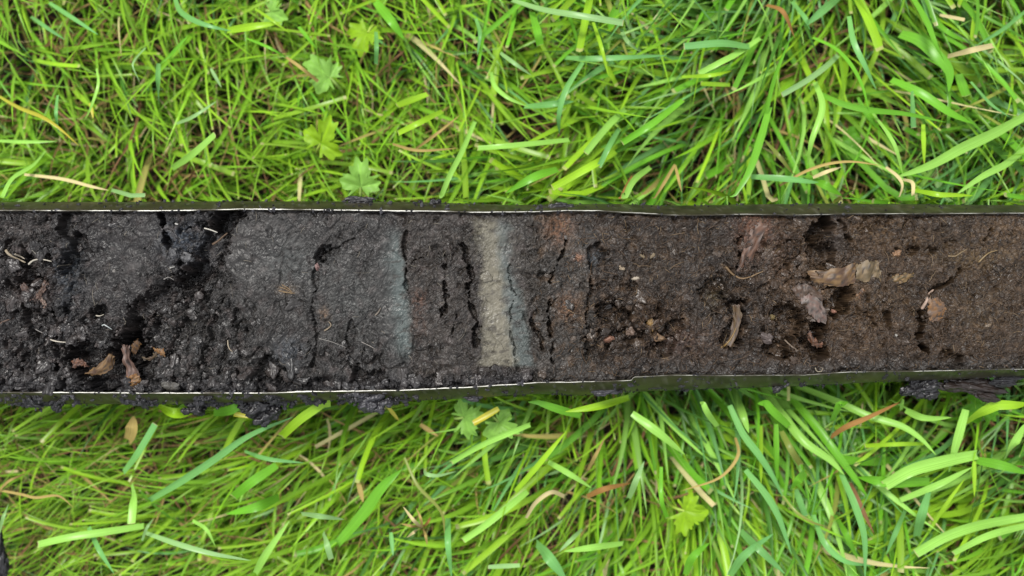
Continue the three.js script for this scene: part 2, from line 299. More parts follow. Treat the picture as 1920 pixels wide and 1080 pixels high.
function soilHeight(u, v) {              // millimetres against the rim
  const r = roughAt(u, v), wu = u + 7 * noise(u / 21, v / 21 + 40), wv = v + 7 * noise(u / 21 + 77, v / 21);
  let h = -1.3 + 0.9 * noise(u / 130, v / 95) + 0.55 * noise(u / 47 + 8, v / 47);
  const lump = 1 - Math.abs(noise(wu / 26, wv / 22)) * 2.4, curl = 1 - Math.abs(noise(wu / 11 + 20, wv / 13)) * 2.4;
  if (u > 1000) h += sm(1000, 1120, u) * (1.0 * (0.3 - Math.abs(noise(wu / 58 + 3, wv / 44 + 8))) * 1.6 + 0.5 * r * noise((wu + wv * 0.6) / 5, (wv - wu * 0.4) / 24) + 0.4 * r * noise((wu - wv * 0.7) / 4.5, (wv + wu * 0.6) / 22 + 30));
  const clump = sm(-0.25, 0.3, noise(u / 70 + 30, v / 70));
  h += r * (lump - 0.45) * (0.9 + 0.9 * clump) + r * (curl - 0.45) * (0.12 + 0.4 * clump) + r * (0.5 - cells(wu / 30 + 11, wv / 26)) * (0.5 + 1.1 * clump);
  const fuzz = (r < 0.2 ? 0.3 + r * 3 : 1) * (0.35 + 1.1 * sm(-0.2, 0.35, noise(u / 33 + 70, v / 33)));
  h += (0.05 + 0.75 * r * fuzz) * (0.42 - cells(wu / 9.5, wv / 9.5)) * 0.9 + 0.8 * r * fuzz * (0.4 - cells(wu / 19 + 40, wv / 19));
  h += fuzz * ((0.16 + 0.36 * r) * fbm(u / 6, v / 6 + 11, 2) * 0.8 + (0.04 + 0.12 * r) * noise(u / 2.6, v / 2.6) * 1.1);
  h -= ((r < 0.2 ? 0.05 : 0.16) + 0.3 * r * fuzz) * sm(0.42, 0.1, cells(u / 5.2 + 33, v / 5.2)) + (0.05 + 0.25 * fuzz * r) * sm(0.5, 0.15, cells(u / 3.4 + 7, v / 3.4 + 50));
  h += 0.13 * noise(wu / 5.5, wv / 30) * (u < 1110 ? 1 : 0.3) * (0.35 + r) * 1.5;                         // scratches drawn across by the knife
  if (u > 330 && u < 560 && v > 520) { const q = (u - 330) * 0.86 + (v - 520) * 0.34; h += 0.9 * noise(q / 10, (v - u * 0.5) / 46) * sm(520, 580, v) * sm(330, 380, u) * (1 - sm(500, 560, u)); }
  // random pits and hairline cracks where the soil is crumbly
  const patch = sm(-0.1, 0.35, noise(u / 60 + 12, v / 50 + 3));
  h -= (0.3 + 2.4 * r * r) * sm(0.12, 0.46, noise(wu / 15 + 60, wv / 17)) * (0.4 + patch);
  h -= (0.15 + 1.3 * r) * sm(0.05, 0, Math.abs(noise(wu / 34 + 5, wv / 60 + 90))) * sm(0, 0.3, noise(u / 50 + 44, v / 50));
  h -= 0.9 * r * sm(0.08, 0, Math.abs(noise(wu / 13 + 25, wv / 22 + 9))) * patch;
  const ku = u + 11 * noise(u / 44 + 5, v / 44) + 4 * noise(u / 14, v / 14 + 60) + 2.5 * noise(u / 5, v / 7), kv = v + 9 * noise(u / 26 + 91, v / 26) + 5 * noise(u / 10 + 37, v / 10);
  for (const [kind, depth, w, p, box] of HOLLOWS) {
    if (u < box[0] || u > box[1] || v < box[2] || v > box[3]) continue;
    let d = 1e9, at = 0; for (let i = 1; i < p.length; i++) { const q = segment(ku, kv, p[i - 1], p[i]); if (q < d) { d = q; at = i; } }
    const vary = kind === 'crack' ? 0.8 * Math.max(0.06, 0.42 + 1.7 * noise(u / 21 + at * 0.3, v / 21 + 3) + 0.7 * noise(u / 6 + 9, v / 6)) : 1 + 0.5 * noise(u / 18, v / 18 + 71);
    const e = d / (w * vary) + 0.4 * noise(u / 6 + 31, v / 6) + 0.3 * noise(u / 3, v / 3 + 17);
    if (e < 1.1) h -= depth * (kind === 'pit' ? 1.3 : 1) * (1 - sm(kind === 'crevice' ? 0.4 : 0.6, 1.1, e));
  }
  const t = v - table(rimTop, u), b = table(rimLow, u) - v;
  h -= 0.5 * (1 - sm(2, 12, t)) * (0.6 + 1.4 * sm(-0.1, 0.3, noise(u / 40, 61)));
  h -= 0.6 * (1 - sm(2, 10, b)) * (0.4 + 1.2 * sm(-0.1, 0.3, noise(u / 30, 51)));
  return Math.min(h, 1.1);
}
const soilY = (u, v) => RY + soilHeight(u, v) * MM;
const core = thing('soil_core', 'long dark core of layered wet peat and clay filling the steel trough', 'soil core');
{
  const us = []; for (let u = -880; u <= 2800; u += (u < -30 || u >= 1950) ? 12 : 1.3) us.push(u);
  const NV = 272, n = us.length, pos = new Float32Array(n * (NV + 1) * 3), col = new Float32Array(n * (NV + 1) * 3), uv = new Float32Array(n * (NV + 1) * 2), layer = new Uint8Array(n * (NV + 1));
  for (let i = 0; i < n; i++) {
    const u = us[i], a = table(rimTop, u) + 2.2, b = table(rimLow, u) - 2.2;
    for (let j = 0; j <= NV; j++) {
      const v = mix(a, b, j / NV), o = i * (NV + 1) + j;
      pos[o * 3] = X(u); pos[o * 3 + 1] = RY + soilHeight(u, v) * MM; pos[o * 3 + 2] = Z(v);
      col.set(soilColour(u, v), o * 3);
      uv[o * 2] = X(u); uv[o * 2 + 1] = Z(v);
      let k = 0; for (const d of strata(u, v)) if (d > 0) k++;
      layer[o] = k;
    }
  }
  // normals from the height field, shared across the strata
  const nor = new Float32Array(pos.length), W = NV + 1;
  for (let i = 0; i < n; i++) for (let j = 0; j <= NV; j++) {
    const i0 = Math.max(0, i - 1), i1 = Math.min(n - 1, i + 1), j0 = Math.max(0, j - 1), j1 = Math.min(NV, j + 1), o = (i * W + j) * 3;
    const sx = (pos[(i1 * W + j) * 3 + 1] - pos[(i0 * W + j) * 3 + 1]) / (pos[(i1 * W + j) * 3] - pos[(i0 * W + j) * 3]), sz = (pos[(i * W + j1) * 3 + 1] - pos[(i * W + j0) * 3 + 1]) / (pos[(i * W + j1) * 3 + 2] - pos[(i * W + j0) * 3 + 2]);
    const l = 1 / Math.hypot(sx, 1, sz); nor[o] = -sx * l; nor[o + 1] = l; nor[o + 2] = -sz * l;
  }
  const wet = dataMap(512, 512, (x, y) => { const q = 0.5 + 0.75 * (noise(x * 9, y * 9) * 0.5 + noise(x * 31, y * 31) * 0.6 + noise(x * 80, y * 80) * 0.5); return [1, 0.22 + 0.44 * Math.min(1, Math.max(0, q)), 1]; });
  wet.repeat.set(11, 11);
  const soil = new THREE.MeshPhysicalMaterial({ name: 'wet_soil', vertexColors: true, roughness: 1, roughnessMap: wet, specularIntensity: 0.38 });
  const kinds = [['humus_layer', 'black crumbly humus at the left end'], ['silt_layer', 'smooth dark grey silt'], ['clay_band', 'thin blue-grey clay band'], ['peat_layer', 'dark fibrous peat between the two pale bands'], ['clay_band', 'pale beige clay band'], ['clay_band', 'blue-grey clay beside the beige band'], ['peat_layer', 'grey cracked peat with rusty patches'], ['peat_layer', 'dark brown peat with shell and seed bits'], ['peat_layer', 'brown fibrous peat with leaf remains at the right end']];
  const lists = kinds.map(() => []);
  for (let i = 0; i < n - 1; i++) for (let j = 0; j < NV; j++) { const a = i * W + j, b = a + 1, c = a + W, d = c + 1; lists[layer[a]].push(a, b, c, b, d, c); }
  kinds.forEach(([name, label], k) => {
    const seen = new Map(), idx = lists[k].map((v) => { let w = seen.get(v); if (w === undefined) { w = seen.size; seen.set(v, w); } return w; });
    const P = new Float32Array(seen.size * 3), N = new Float32Array(seen.size * 3), C = new Float32Array(seen.size * 3), U = new Float32Array(seen.size * 2);
    for (const [v, w] of seen) { for (let c = 0; c < 3; c++) { P[w * 3 + c] = pos[v * 3 + c]; N[w * 3 + c] = nor[v * 3 + c]; C[w * 3 + c] = col[v * 3 + c]; } U[w * 2] = uv[v * 2]; U[w * 2 + 1] = uv[v * 2 + 1]; }
    const g = new THREE.BufferGeometry();
    g.setAttribute('position', new THREE.BufferAttribute(P, 3)); g.setAttribute('normal', new THREE.BufferAttribute(N, 3)); g.setAttribute('color', new THREE.BufferAttribute(C, 3)); g.setAttribute('uv', new THREE.BufferAttribute(U, 2));
    g.setIndex(new THREE.BufferAttribute(Uint32Array.from(idx), 1));
    tag(mesh(name, g, soil, core), label);
  });
  // the rest of the core, pressed into the trough below the cut face
  { const p = [], ix = []; const cs = []; for (let px = -880; px <= 2800; px += 40) cs.push(px); let m = 0;
    cs.forEach((px) => { const q = profile(px, 2.0 * MM).filter(([, y]) => y < RY - 15 * MM); m = q.length; q.forEach(([z, y]) => p.push(X(px), y, z)); });
    for (let i = 0; i < cs.length - 1; i++) for (let j = 0; j < m; j++) { const a = i * m + j, b = i * m + (j + 1) % m, c = a + m, d = b + m; ix.push(a, b, c, b, d, c); }
    mesh('core_body', geo(p, ix), new THREE.MeshPhysicalMaterial({ name: 'core_soil', color: new THREE.Color(0.014, 0.012, 0.011), roughness: 0.8, specularIntensity: 0.3, side: THREE.DoubleSide }), core); }
  // loose crumbs and plant fibres on the cut face
  const r = rng(77), lumps = [];
  for (let k = 0; k < 5; k++) { const g = new THREE.IcosahedronGeometry(1, 2), p = g.attributes.position; for (let i = 0; i < p.count; i++) { const x = p.getX(i), y = p.getY(i), z = p.getZ(i), q = 1 + 0.55 * noise(x * 1.3 + k * 9, y * 1.3 + z * 0.9) + 0.35 * noise(y * 2.9 + k, z * 2.9 - x); p.setXYZ(i, x * q, y * q * 0.7, z * q); } g.computeVertexNormals(); lumps.push(g); }
  const each = lumps.map(() => []);
  for (let tries = 0, made = 0; tries < 120000 && made < 11000; tries++) {
    const u = -60 + r() * 2040, v = mix(table(rimTop, u) + 4, table(rimLow, u) - 3, r()), q = roughAt(u, v);
    if (r() > q * q * 1.1 + (u > 1000 ? 0.3 : 0.05)) continue;
    made++;
    const s = (0.6 + 2.2 * r() ** 3 + 3.2 * q * r() ** 5) * S * (u > 1000 ? 0.8 : 1), c = soilColour(u, v);
    const tone = 0.75 + 0.9 * r() ** 2; each[Math.floor(r() * 5)].push([u, v, s, c.map((x) => x * tone), r(), r()]);
  }
  // wet lumps torn up where the core is rough
  const torn = []; for (let k = 0; k < 6; k++) { const g = new THREE.IcosahedronGeometry(1, 7), p = g.attributes.position, s = 50 + k * 7.3; for (let i = 0; i < p.count; i++) { const x = p.getX(i), y = p.getY(i), z = p.getZ(i), q = Math.max(0.35, 0.85 + noise3(x * 1.1 + s, y * 1.1, z * 1.1) * 0.85 + (0.4 - Math.abs(noise3(x * 2.3 - s, y * 2.3, z * 2.3))) * 0.55 + noise3(x * 5 + s, y * 5, z * 5) * 0.3); p.setXYZ(i, x * q * (1 + 0.25 * (k % 3)), y * q * 0.48, z * q); } torn.push(smoothSkin(g)); }
  const tornAt = torn.map(() => []);
  for (let tries = 0, made = 0; tries < 60000 && made < 800; tries++) {
    const u = -60 + r() * 2040, v = mix(table(rimTop, u) + 4, table(rimLow, u) - 2, r()), q = roughAt(u, v), low = table(rimLow, u) - v;
    if (r() > Math.pow(q, 3.2) * (u < 620 ? 0.8 : u < 1000 ? 0.5 : 0.75) * (0.3 + sm(-0.15, 0.3, noise(u / 38 + 66, v / 38)))) continue;
    let gap = 99; for (const h of [HOLLOWS[0]]) for (let i = 1; i < h[3].length; i++) gap = Math.min(gap, segment(u, v, h[3][i - 1], h[3][i]));
    if (gap < 20 && r() < 0.85) continue;
    made++;
    const s = (3 + 9 * r() * r() + (low < 24 && u < 1000 ? 2 : 0)) * S * (u > 1000 ? 0.72 : 1), c = soilColour(u, v), pale = r();
    tornAt[Math.floor(r() * 6)].push([u, v, s, mix3(c, u < 1000 ? [0.026, 0.0205, 0.0185] : [0.038, 0.025, 0.016], pale * pale * 0.8), r(), r()]);
  }
  const E = new THREE.Euler(), Q = new THREE.Quaternion(), m4 = new THREE.Matrix4();
  tornAt.forEach((list, k) => {
    const im = new THREE.InstancedMesh(torn[k], new THREE.MeshPhysicalMaterial({ name: 'torn_lump', roughness: 0.34, specularIntensity: 0.55 }), list.length);
    list.forEach(([u, v, s, c, a, b], i) => { Q.setFromEuler(E.set((a - 0.5) * 0.9, b * 6.283, (b - 0.5) * 0.9)); m4.compose(new THREE.Vector3(X(u), Math.min(soilY(u, v), RY + 0.3 * MM) - s * 0.12, Z(v)), Q, new THREE.Vector3(s, s, s)); im.setMatrixAt(i, m4); im.setColorAt(i, new THREE.Color().setRGB(...c)); });
    im.name = 'soil_lump'; im.castShadow = im.receiveShadow = true; core.add(tag(im, null, null, null, 'stuff'));
  });
  each.forEach((list, k) => {
    const im = new THREE.InstancedMesh(lumps[k], new THREE.MeshPhysicalMaterial({ name: 'crumb', roughness: 0.45, specularIntensity: 0.42 }), list.length);
    list.forEach(([u, v, s, c, a, b], i) => { Q.setFromEuler(E.set(a * 6, b * 6, a * 9)); m4.compose(new THREE.Vector3(X(u), soilY(u, v) + s * 0.25, Z(v)), Q, new THREE.Vector3(s, s, s)); im.setMatrixAt(i, m4); im.setColorAt(i, new THREE.Color().setRGB(...c)); });
    im.name = 'crumb'; im.castShadow = im.receiveShadow = true; core.add(tag(im, null, null, null, 'stuff'));
  });
  const P = [], I = [], C = [];
  for (let tries = 0, made = 0; tries < 40000 && made < 4200; tries++) {
    const u = -40 + r() * 2000, v = mix(table(rimTop, u) + 6, table(rimLow, u) - 6, r());
    const d = strata(u, v), pale = d[1] > -10 && d[2] < 6 || d[3] > -4 && d[5] < 4;
    if (r() > (u > 1060 ? 0.95 : pale ? 0.03 : 0.22)) continue;
    made++;
    let a = r() * 6.283, x = u, y = v; const L = 5 + 12 * r() + (r() < 0.08 ? 22 : 0), k = 6, w = (0.25 + 0.4 * r()) * S, bend = (r() - 0.5) * 1.1, lift = r() * 0.5;
    const t = r(), c = u > 1000 ? (t < 0.4 ? [0.042, 0.026, 0.0145] : t < 0.93 ? [0.022, 0.0145, 0.01] : [0.085, 0.058, 0.032]) : (t < 0.86 ? [0.02, 0.018, 0.017] : [0.08, 0.07, 0.055]);
    const from = P.length / 3;
    for (let i = 0; i <= k; i++) {
      const h = soilY(x, y) + (0.12 + lift * Math.sin(i / k * 3.14)) * MM, tw = w * (i === 0 || i === k ? 0.4 : 1), nx = -Math.sin(a), nz = Math.cos(a);
      P.push(X(x) + nx * tw, h, Z(y) + nz * tw, X(x), h + w * 0.8, Z(y), X(x) - nx * tw, h, Z(y) - nz * tw); for (let q = 0; q < 3; q++) C.push(...c);
      if (i < k) { const o = from + i * 3; I.push(o, o + 3, o + 1, o + 1, o + 3, o + 4, o + 1, o + 4, o + 2, o + 2, o + 4, o + 5); }
      a += bend / k * 2 + (r() - 0.5) * 0.35; x += Math.cos(a) * L / k; y += Math.sin(a) * L / k;
      y = Math.max(table(rimTop, x) + 4, Math.min(table(rimLow, x) - 4, y));
    }
  }
  tag(mesh('plant_fibre', geo(P, I, C), M.fibre, core), null, null, null, 'stuff');
}

// ------------------------------------------------------------------ the lawn
const AXIS_Y = RY - BULGE, AXIS_Z = (sideZ(960, true) + sideZ(960, false)) / 2;
{ // bare soil under the grass, one sheet to the horizon
  const cs = []; for (let i = -90; i <= 90; i++) { const t = i / 90; cs.push(Math.sign(t) * (Math.abs(t) * 0.4 + 14 * Math.pow(Math.abs(t), 9))); }
  const p = [], c = [], ix = [], n = cs.length;
  for (const z of cs) for (const x of cs) {
    const far = sm(0.42, 0.6, Math.hypot(x, z));
    p.push(x, far > 0.99 ? 0.004 * fbm(x * 3, z * 3, 2) - 0.001 : 0.0035 * fbm(x * 40, z * 40, 3) - 0.002, z);
    const k = Math.max(0.4, 1 + 0.6 * fbm(x * 30, z * 30, 3));
    c.push(...mix3([0.018, 0.013, 0.009], [0.05, 0.095, 0.018], far).map((q) => q * k));
  }
  for (let j = 0; j < n - 1; j++) for (let i = 0; i < n - 1; i++) { const a = j * n + i, b = a + 1, d = a + n, e = d + 1; ix.push(a, d, b, b, d, e); }
  tag(mesh('ground', geo(p, ix, c), M.ground, scene), 'dark bare earth showing in the gaps between the grass', 'ground', null, 'structure');
}
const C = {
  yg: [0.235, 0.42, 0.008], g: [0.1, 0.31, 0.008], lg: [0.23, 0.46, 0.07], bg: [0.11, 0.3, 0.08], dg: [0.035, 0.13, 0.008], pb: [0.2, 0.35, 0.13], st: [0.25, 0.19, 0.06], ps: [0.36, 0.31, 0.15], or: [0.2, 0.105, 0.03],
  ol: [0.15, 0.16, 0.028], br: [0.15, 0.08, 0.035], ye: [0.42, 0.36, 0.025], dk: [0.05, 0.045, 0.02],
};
class Blades {
  constructor() { this.p = []; this.c = []; this.u = []; this.i = []; }
  // a blade along pts (Vector3), w(t) its half-width, fold = depth of its keel, roll = how far it leans about its own length
  add(pts, w, c0, c1, fold, roll, tip) {
    if (tip) { const z = pts[pts.length - 1], y = pts[pts.length - 2]; pts = [...pts.slice(0, -1), y.clone().lerp(z, 0.8), y.clone().lerp(z, 0.86), z]; }
    const n = pts.length, from = this.p.length / 3, T = new THREE.Vector3(), B = new THREE.Vector3(), N = new THREE.Vector3(), up = new THREE.Vector3(0, 1, 0); let len = 0;
    for (let i = 0; i < n; i++) {
      const a = pts[Math.max(0, i - 1)], b = pts[Math.min(n - 1, i + 1)], t = i / (n - 1);
      if (i) len += pts[i].distanceTo(pts[i - 1]);
      T.subVectors(b, a).normalize(); B.crossVectors(T, up);
      if (B.lengthSq() < 1e-4) B.set(1, 0, 0); B.normalize(); N.crossVectors(B, T);
      const r = typeof roll === 'function' ? roll(t) : roll, cs = Math.cos(r), sn = Math.sin(r), bx = B.x * cs + N.x * sn, by = B.y * cs + N.y * sn, bz = B.z * cs + N.z * sn, nx = N.x * cs - B.x * sn, ny = N.y * cs - B.y * sn, nz = N.z * cs - B.z * sn, h = w(t);
      const q = pts[i];
      this.p.push(q.x + bx * h, q.y + by * h, q.z + bz * h, q.x - nx * fold * h, q.y - ny * fold * h, q.z - nz * fold * h, q.x - bx * h, q.y - by * h, q.z - bz * h);
      let c = mix3(c0, c1, t); const blot = 1 + 0.28 * noise(len * 90 + from * 0.37, from * 0.11); c = [c[0] * blot, c[1] * blot, c[2] * blot]; if (tip && i >= n - 2) c = tip;
      for (let k = 0; k < 3; k++) { this.c.push(...c); this.u.push(k / 2, len / 0.03); }
      if (i) { const o = from + (i - 1) * 3; this.i.push(o, o + 1, o + 3, o + 1, o + 4, o + 3, o + 1, o + 2, o + 4, o + 2, o + 5, o + 4); }
    }
  }
  geometry() { return geo(this.p, this.i, this.c, this.u); }
}
// which way the blades lean over in each patch of the lawn: [x, y, across, down, spread]
const FLOW = [[100, 100, 1, 0.7, 0.9], [300, 120, 0.4, 0.5, 1.6], [60, 330, -1, 0.5, 0.8], [450, 340, 1, -0.1, 0.7], [620, 120, 0.3, 1, 1.1], [800, 100, 0.5, 0.8, 1.1], [1000, 150, 1, 0.15, 0.6], [1120, 320, -1, 0.55, 0.4], [1000, 350, -1, 0.45, 0.4], [780, 300, -0.6, 0.7, 1.3], [1250, 180, -1, 0.45, 0.5], [1400, 100, -1, 0.2, 0.7], [1500, 220, 0.3, 1, 1.0], [1450, 320, -0.3, 1, 0.8], [1620, 150, 0.35, 1, 0.8], [1850, 300, -1, 0.55, 0.5], [1770, 100, 0.8, 0.7, 0.9],
  [80, 830, -1, 0.3, 1.0], [400, 800, -1, 0.35, 0.5], [300, 990, -1, 0.15, 0.6], [120, 1000, -0.8, 0.6, 0.9], [560, 820, -1, 0.6, 0.5], [650, 950, -0.7, 0.75, 0.5], [500, 1000, -0.8, 0.6, 0.6], [950, 830, -1, 0.5, 0.5], [900, 1000, -0.6, 0.7, 1.0], [1250, 1000, -0.5, 0.9, 0.6], [1130, 850, -0.7, 0.7, 0.9], [1280, 800, 0.6, 0.6, 1.0], [1450, 800, 0.5, 1, 0.45], [1440, 1000, 0.5, 0.9, 0.7], [1600, 950, 0.3, 1, 0.8], [1820, 850, -1, 0.35, 0.5], [1800, 1010, -1, 0.4, 0.5]];
function flowAt(px, py) {
  let a = 0, b = 0, s = 0, W = 0;
  for (const [x, y, dx, dy, sp] of FLOW) { const w = 1 / (((px - x) ** 2 + (py - y) ** 2) / 9000 + 0.4) ** 1.6, l = Math.hypot(dx, dy); a += w * dx / l; b += w * dy / l; s += w * sp; W += w; }
  return [Math.atan2(b, a), s / W];
}
// thin, thatchy patches where the earth and dead stems show: [x, y, half-width, half-height, bareness]
const BARE = [[800, 312, 120, 70, 0.97], [720, 330, 50, 40, 0.8], [900, 245, 60, 40, 0.5], [330, 235, 60, 50, 0.55], [430, 200, 50, 40, 0.4], [1500, 270, 120, 70, 0.55], [1640, 170, 110, 90, 0.6], [1820, 40, 120, 40, 0.6], [1640, 330, 60, 40, 0.5], [1680, 830, 90, 60, 0.8], [1360, 850, 60, 70, 0.4], [1700, 950, 70, 50, 0.5], [1560, 930, 70, 50, 0.5], [790, 960, 60, 60, 0.5], [640, 800, 40, 40, 0.5], [290, 850, 50, 40, 0.6], [1020, 930, 110, 50, 0.45], [260, 1040, 60, 30, 0.4], [1140, 880, 60, 60, 0.5], [700, 20, 40, 30, 0.5], [20, 60, 40, 60, 0.4]];
const bareAt = (px, py) => { let b = 0; for (const [x, y, a, h, k] of BARE) { const d = ((px - x) / a) ** 2 + ((py - y) / h) ** 2; if (d < 4) b = Math.max(b, k * Math.exp(-d)); } return b; };
const HX = 0.52, HZ = 0.44, GK = (CY - 0.02) / CH;      // the lawn is grown this far out from the auger
const toPx = (x, z, y = 0.02) => { const k = (CY - y) / CH; return [x / k / S + 960, z / k / S + 540]; };
function clear(q, margin) {                               // pushes a point of a blade out of the auger; false where it cannot lie
  const dz = q.z - AXIS_Z, dy = q.y - AXIS_Y, R = 0.0362 + margin, d = Math.hypot(dz, dy * 0.96);
  if (d < R) { if (q.y < AXIS_Y - 0.03) return false; q.z = AXIS_Z + (dz >= 0 ? 1 : -1) * Math.sqrt(Math.max(0, R * R - dy * dy * 0.92)); }
  return q.y < RY - 0.009 || Math.abs(dz) > 0.046;
}
{
  const r = rng(5), G = new Blades(), D = new Blades(), U = new Blades();
  const inView = (x, z) => Math.abs(x) < 0.232 && Math.abs(z) < 0.142;
  let count = 0;
  const grow = (out, x, z, o) => {
    const pts = []; let a = o.a, e = o.e0; const q = new THREE.Vector3(x, o.y0 ?? 0.001, z), n = o.n;
    for (let i = 0; i <= n; i++) {
      const c = q.clone(); if (!clear(c, 0.0006 + 0.004 * o.j)) return false; pts.push(c);
      const t = i / n; e = mix(o.e0, o.e1, Math.pow(t, 0.8)); a += o.turn / n;
      const st = o.L / n; q.x += Math.cos(a) * Math.cos(e) * st; q.z += Math.sin(a) * Math.cos(e) * st; q.y = Math.max(0.0015, q.y + Math.sin(e) * st);
    }
    if (Math.max(...pts.map((p) => p.y)) > 0.05) return false;
    const W = o.w, cut = o.cut;
    out.add(pts, (t) => W * (0.72 + 0.28 * Math.sin(Math.min(1, t * 1.5) * 1.57)) * (cut ? 1 - 0.25 * t : Math.pow(Math.max(0.02, 1 - t ** 1.9), 0.9)), o.c0, o.c1, o.fold, o.roll, cut ? o.tip : null);
    count++; return true;
  };
  const N = 106000;
  for (let k = 0; k < N; k++) {
    const x = (r() * 2 - 1) * HX, z = (r() * 2 - 1) * HZ, R = Array.from({ length: 14 }, r);
    const far = !inView(x, z); if (far && R[0] > (Math.max(Math.abs(x) - 0.23, Math.abs(z) - 0.14) < 0.05 ? 0.4 : 0.22)) continue;
    if (Math.abs(z) < 0.022 && Math.abs(x) < 0.335) continue;
    const [px, py] = toPx(x, z), bare = bareAt(px, py); if (R[1] < bare || R[10] < 0.85 * sm(-0.02, -0.4, noise(px / 85 + 30, py / 85) + 0.6 * noise(px / 34, py / 34 + 20))) continue;
    const [fa, fs] = flowAt(px, py), right = sm(500, 1500, px), thin = px < 330 && py > 740 ? 0.62 : 1, fine = R[2] < mix(0.62, 0.42, right);
    const w = (far ? 1.25 : 1) * (fine ? mix(0.35, 0.55, R[3]) : mix(mix(0.55, 0.75, right), mix(1.35, 1.9, right), R[3] ** 2)) * thin * MM;
    const L = mix(20, fine ? 48 : 62, R[4]) * MM * mix(0.85, 1.1, right), dead = R[5] < 0.025 + 0.12 * bare, t = R[6];
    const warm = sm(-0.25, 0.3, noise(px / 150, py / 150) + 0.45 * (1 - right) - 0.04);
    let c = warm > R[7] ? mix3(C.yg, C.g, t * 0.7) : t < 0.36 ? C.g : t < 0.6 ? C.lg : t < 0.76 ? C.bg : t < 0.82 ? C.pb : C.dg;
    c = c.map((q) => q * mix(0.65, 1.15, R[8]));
    if (dead) c = R[9] < 0.5 ? C.st : R[9] < 0.8 ? C.ol : C.ps;
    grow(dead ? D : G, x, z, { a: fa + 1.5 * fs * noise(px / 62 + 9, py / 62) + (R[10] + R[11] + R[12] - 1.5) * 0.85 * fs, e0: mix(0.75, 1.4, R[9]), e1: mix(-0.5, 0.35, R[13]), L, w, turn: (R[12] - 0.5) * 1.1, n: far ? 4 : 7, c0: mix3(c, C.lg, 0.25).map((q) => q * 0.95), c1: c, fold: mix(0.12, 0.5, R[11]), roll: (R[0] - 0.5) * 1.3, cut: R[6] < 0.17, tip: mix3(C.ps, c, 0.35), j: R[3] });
  }
  // short new shoots and moss low down
  for (let k = 0; k < 30000; k++) {
    const x = (r() * 2 - 1) * HX, z = (r() * 2 - 1) * HZ, R = Array.from({ length: 9 }, r); if (!inView(x, z) && R[0] > 0.12 || Math.abs(z) < 0.024) continue;
    const [px, py] = toPx(x, z), bare = bareAt(px, py); if (R[1] < bare) continue;
    const c = mix3(C.g, R[2] < 0.6 ? C.yg : C.dg, R[3]).map((q) => q);
    grow(U, x, z, { a: R[4] * 6.283, e0: mix(0.5, 1.3, R[5]), e1: mix(-0.2, 0.6, R[6]), L: mix(6, 20, R[7]) * MM, w: mix(0.35, 0.9, R[8]) * MM, turn: (R[2] - 0.5), n: 4, c0: c, c1: c, fold: 0.3, roll: (R[3] - 0.5) * 1.6, j: R[0] });
  }
  // dead stems and clippings lying between the blades
  for (let k = 0; k < 44000; k++) {
    const x = (r() * 2 - 1) * HX, z = (r() * 2 - 1) * HZ, R = Array.from({ length: 10 }, r); if (!inView(x, z) && R[0] > 0.12 || Math.abs(z) < 0.026) continue;
    const t = R[1], c = (t < 0.35 ? C.br : t < 0.6 ? mix3(C.br, C.st, 0.5) : t < 0.8 ? C.st : t < 0.9 ? C.ps : C.ol).map((q) => q * mix(0.6, 1, R[2]));
    grow(D, x, z, { a: R[3] * 6.283, e0: mix(0, 0.5, R[4]), e1: mix(-0.5, 0.2, R[5]), L: mix(8, 34, R[6]) * MM, w: mix(0.22, 0.75, R[7] ** 2) * MM, turn: (R[8] - 0.5) * 1.8, n: 5, c0: c, c1: c, fold: 0.35, roll: (R[9] - 0.5) * 2, y0: (1 + 13 * R[2]) * MM, j: R[0] });
  }
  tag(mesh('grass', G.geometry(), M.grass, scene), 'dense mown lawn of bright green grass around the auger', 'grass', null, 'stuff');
  tag(mesh('moss_and_young_grass', U.geometry(), M.grass, scene), 'short young green shoots low down in the lawn', 'young grass', null, 'stuff');
  tag(mesh('dead_grass', D.geometry(), M.dry, scene), 'brown and straw-coloured dead stems and clippings in the lawn', 'dead grass', null, 'stuff');
}
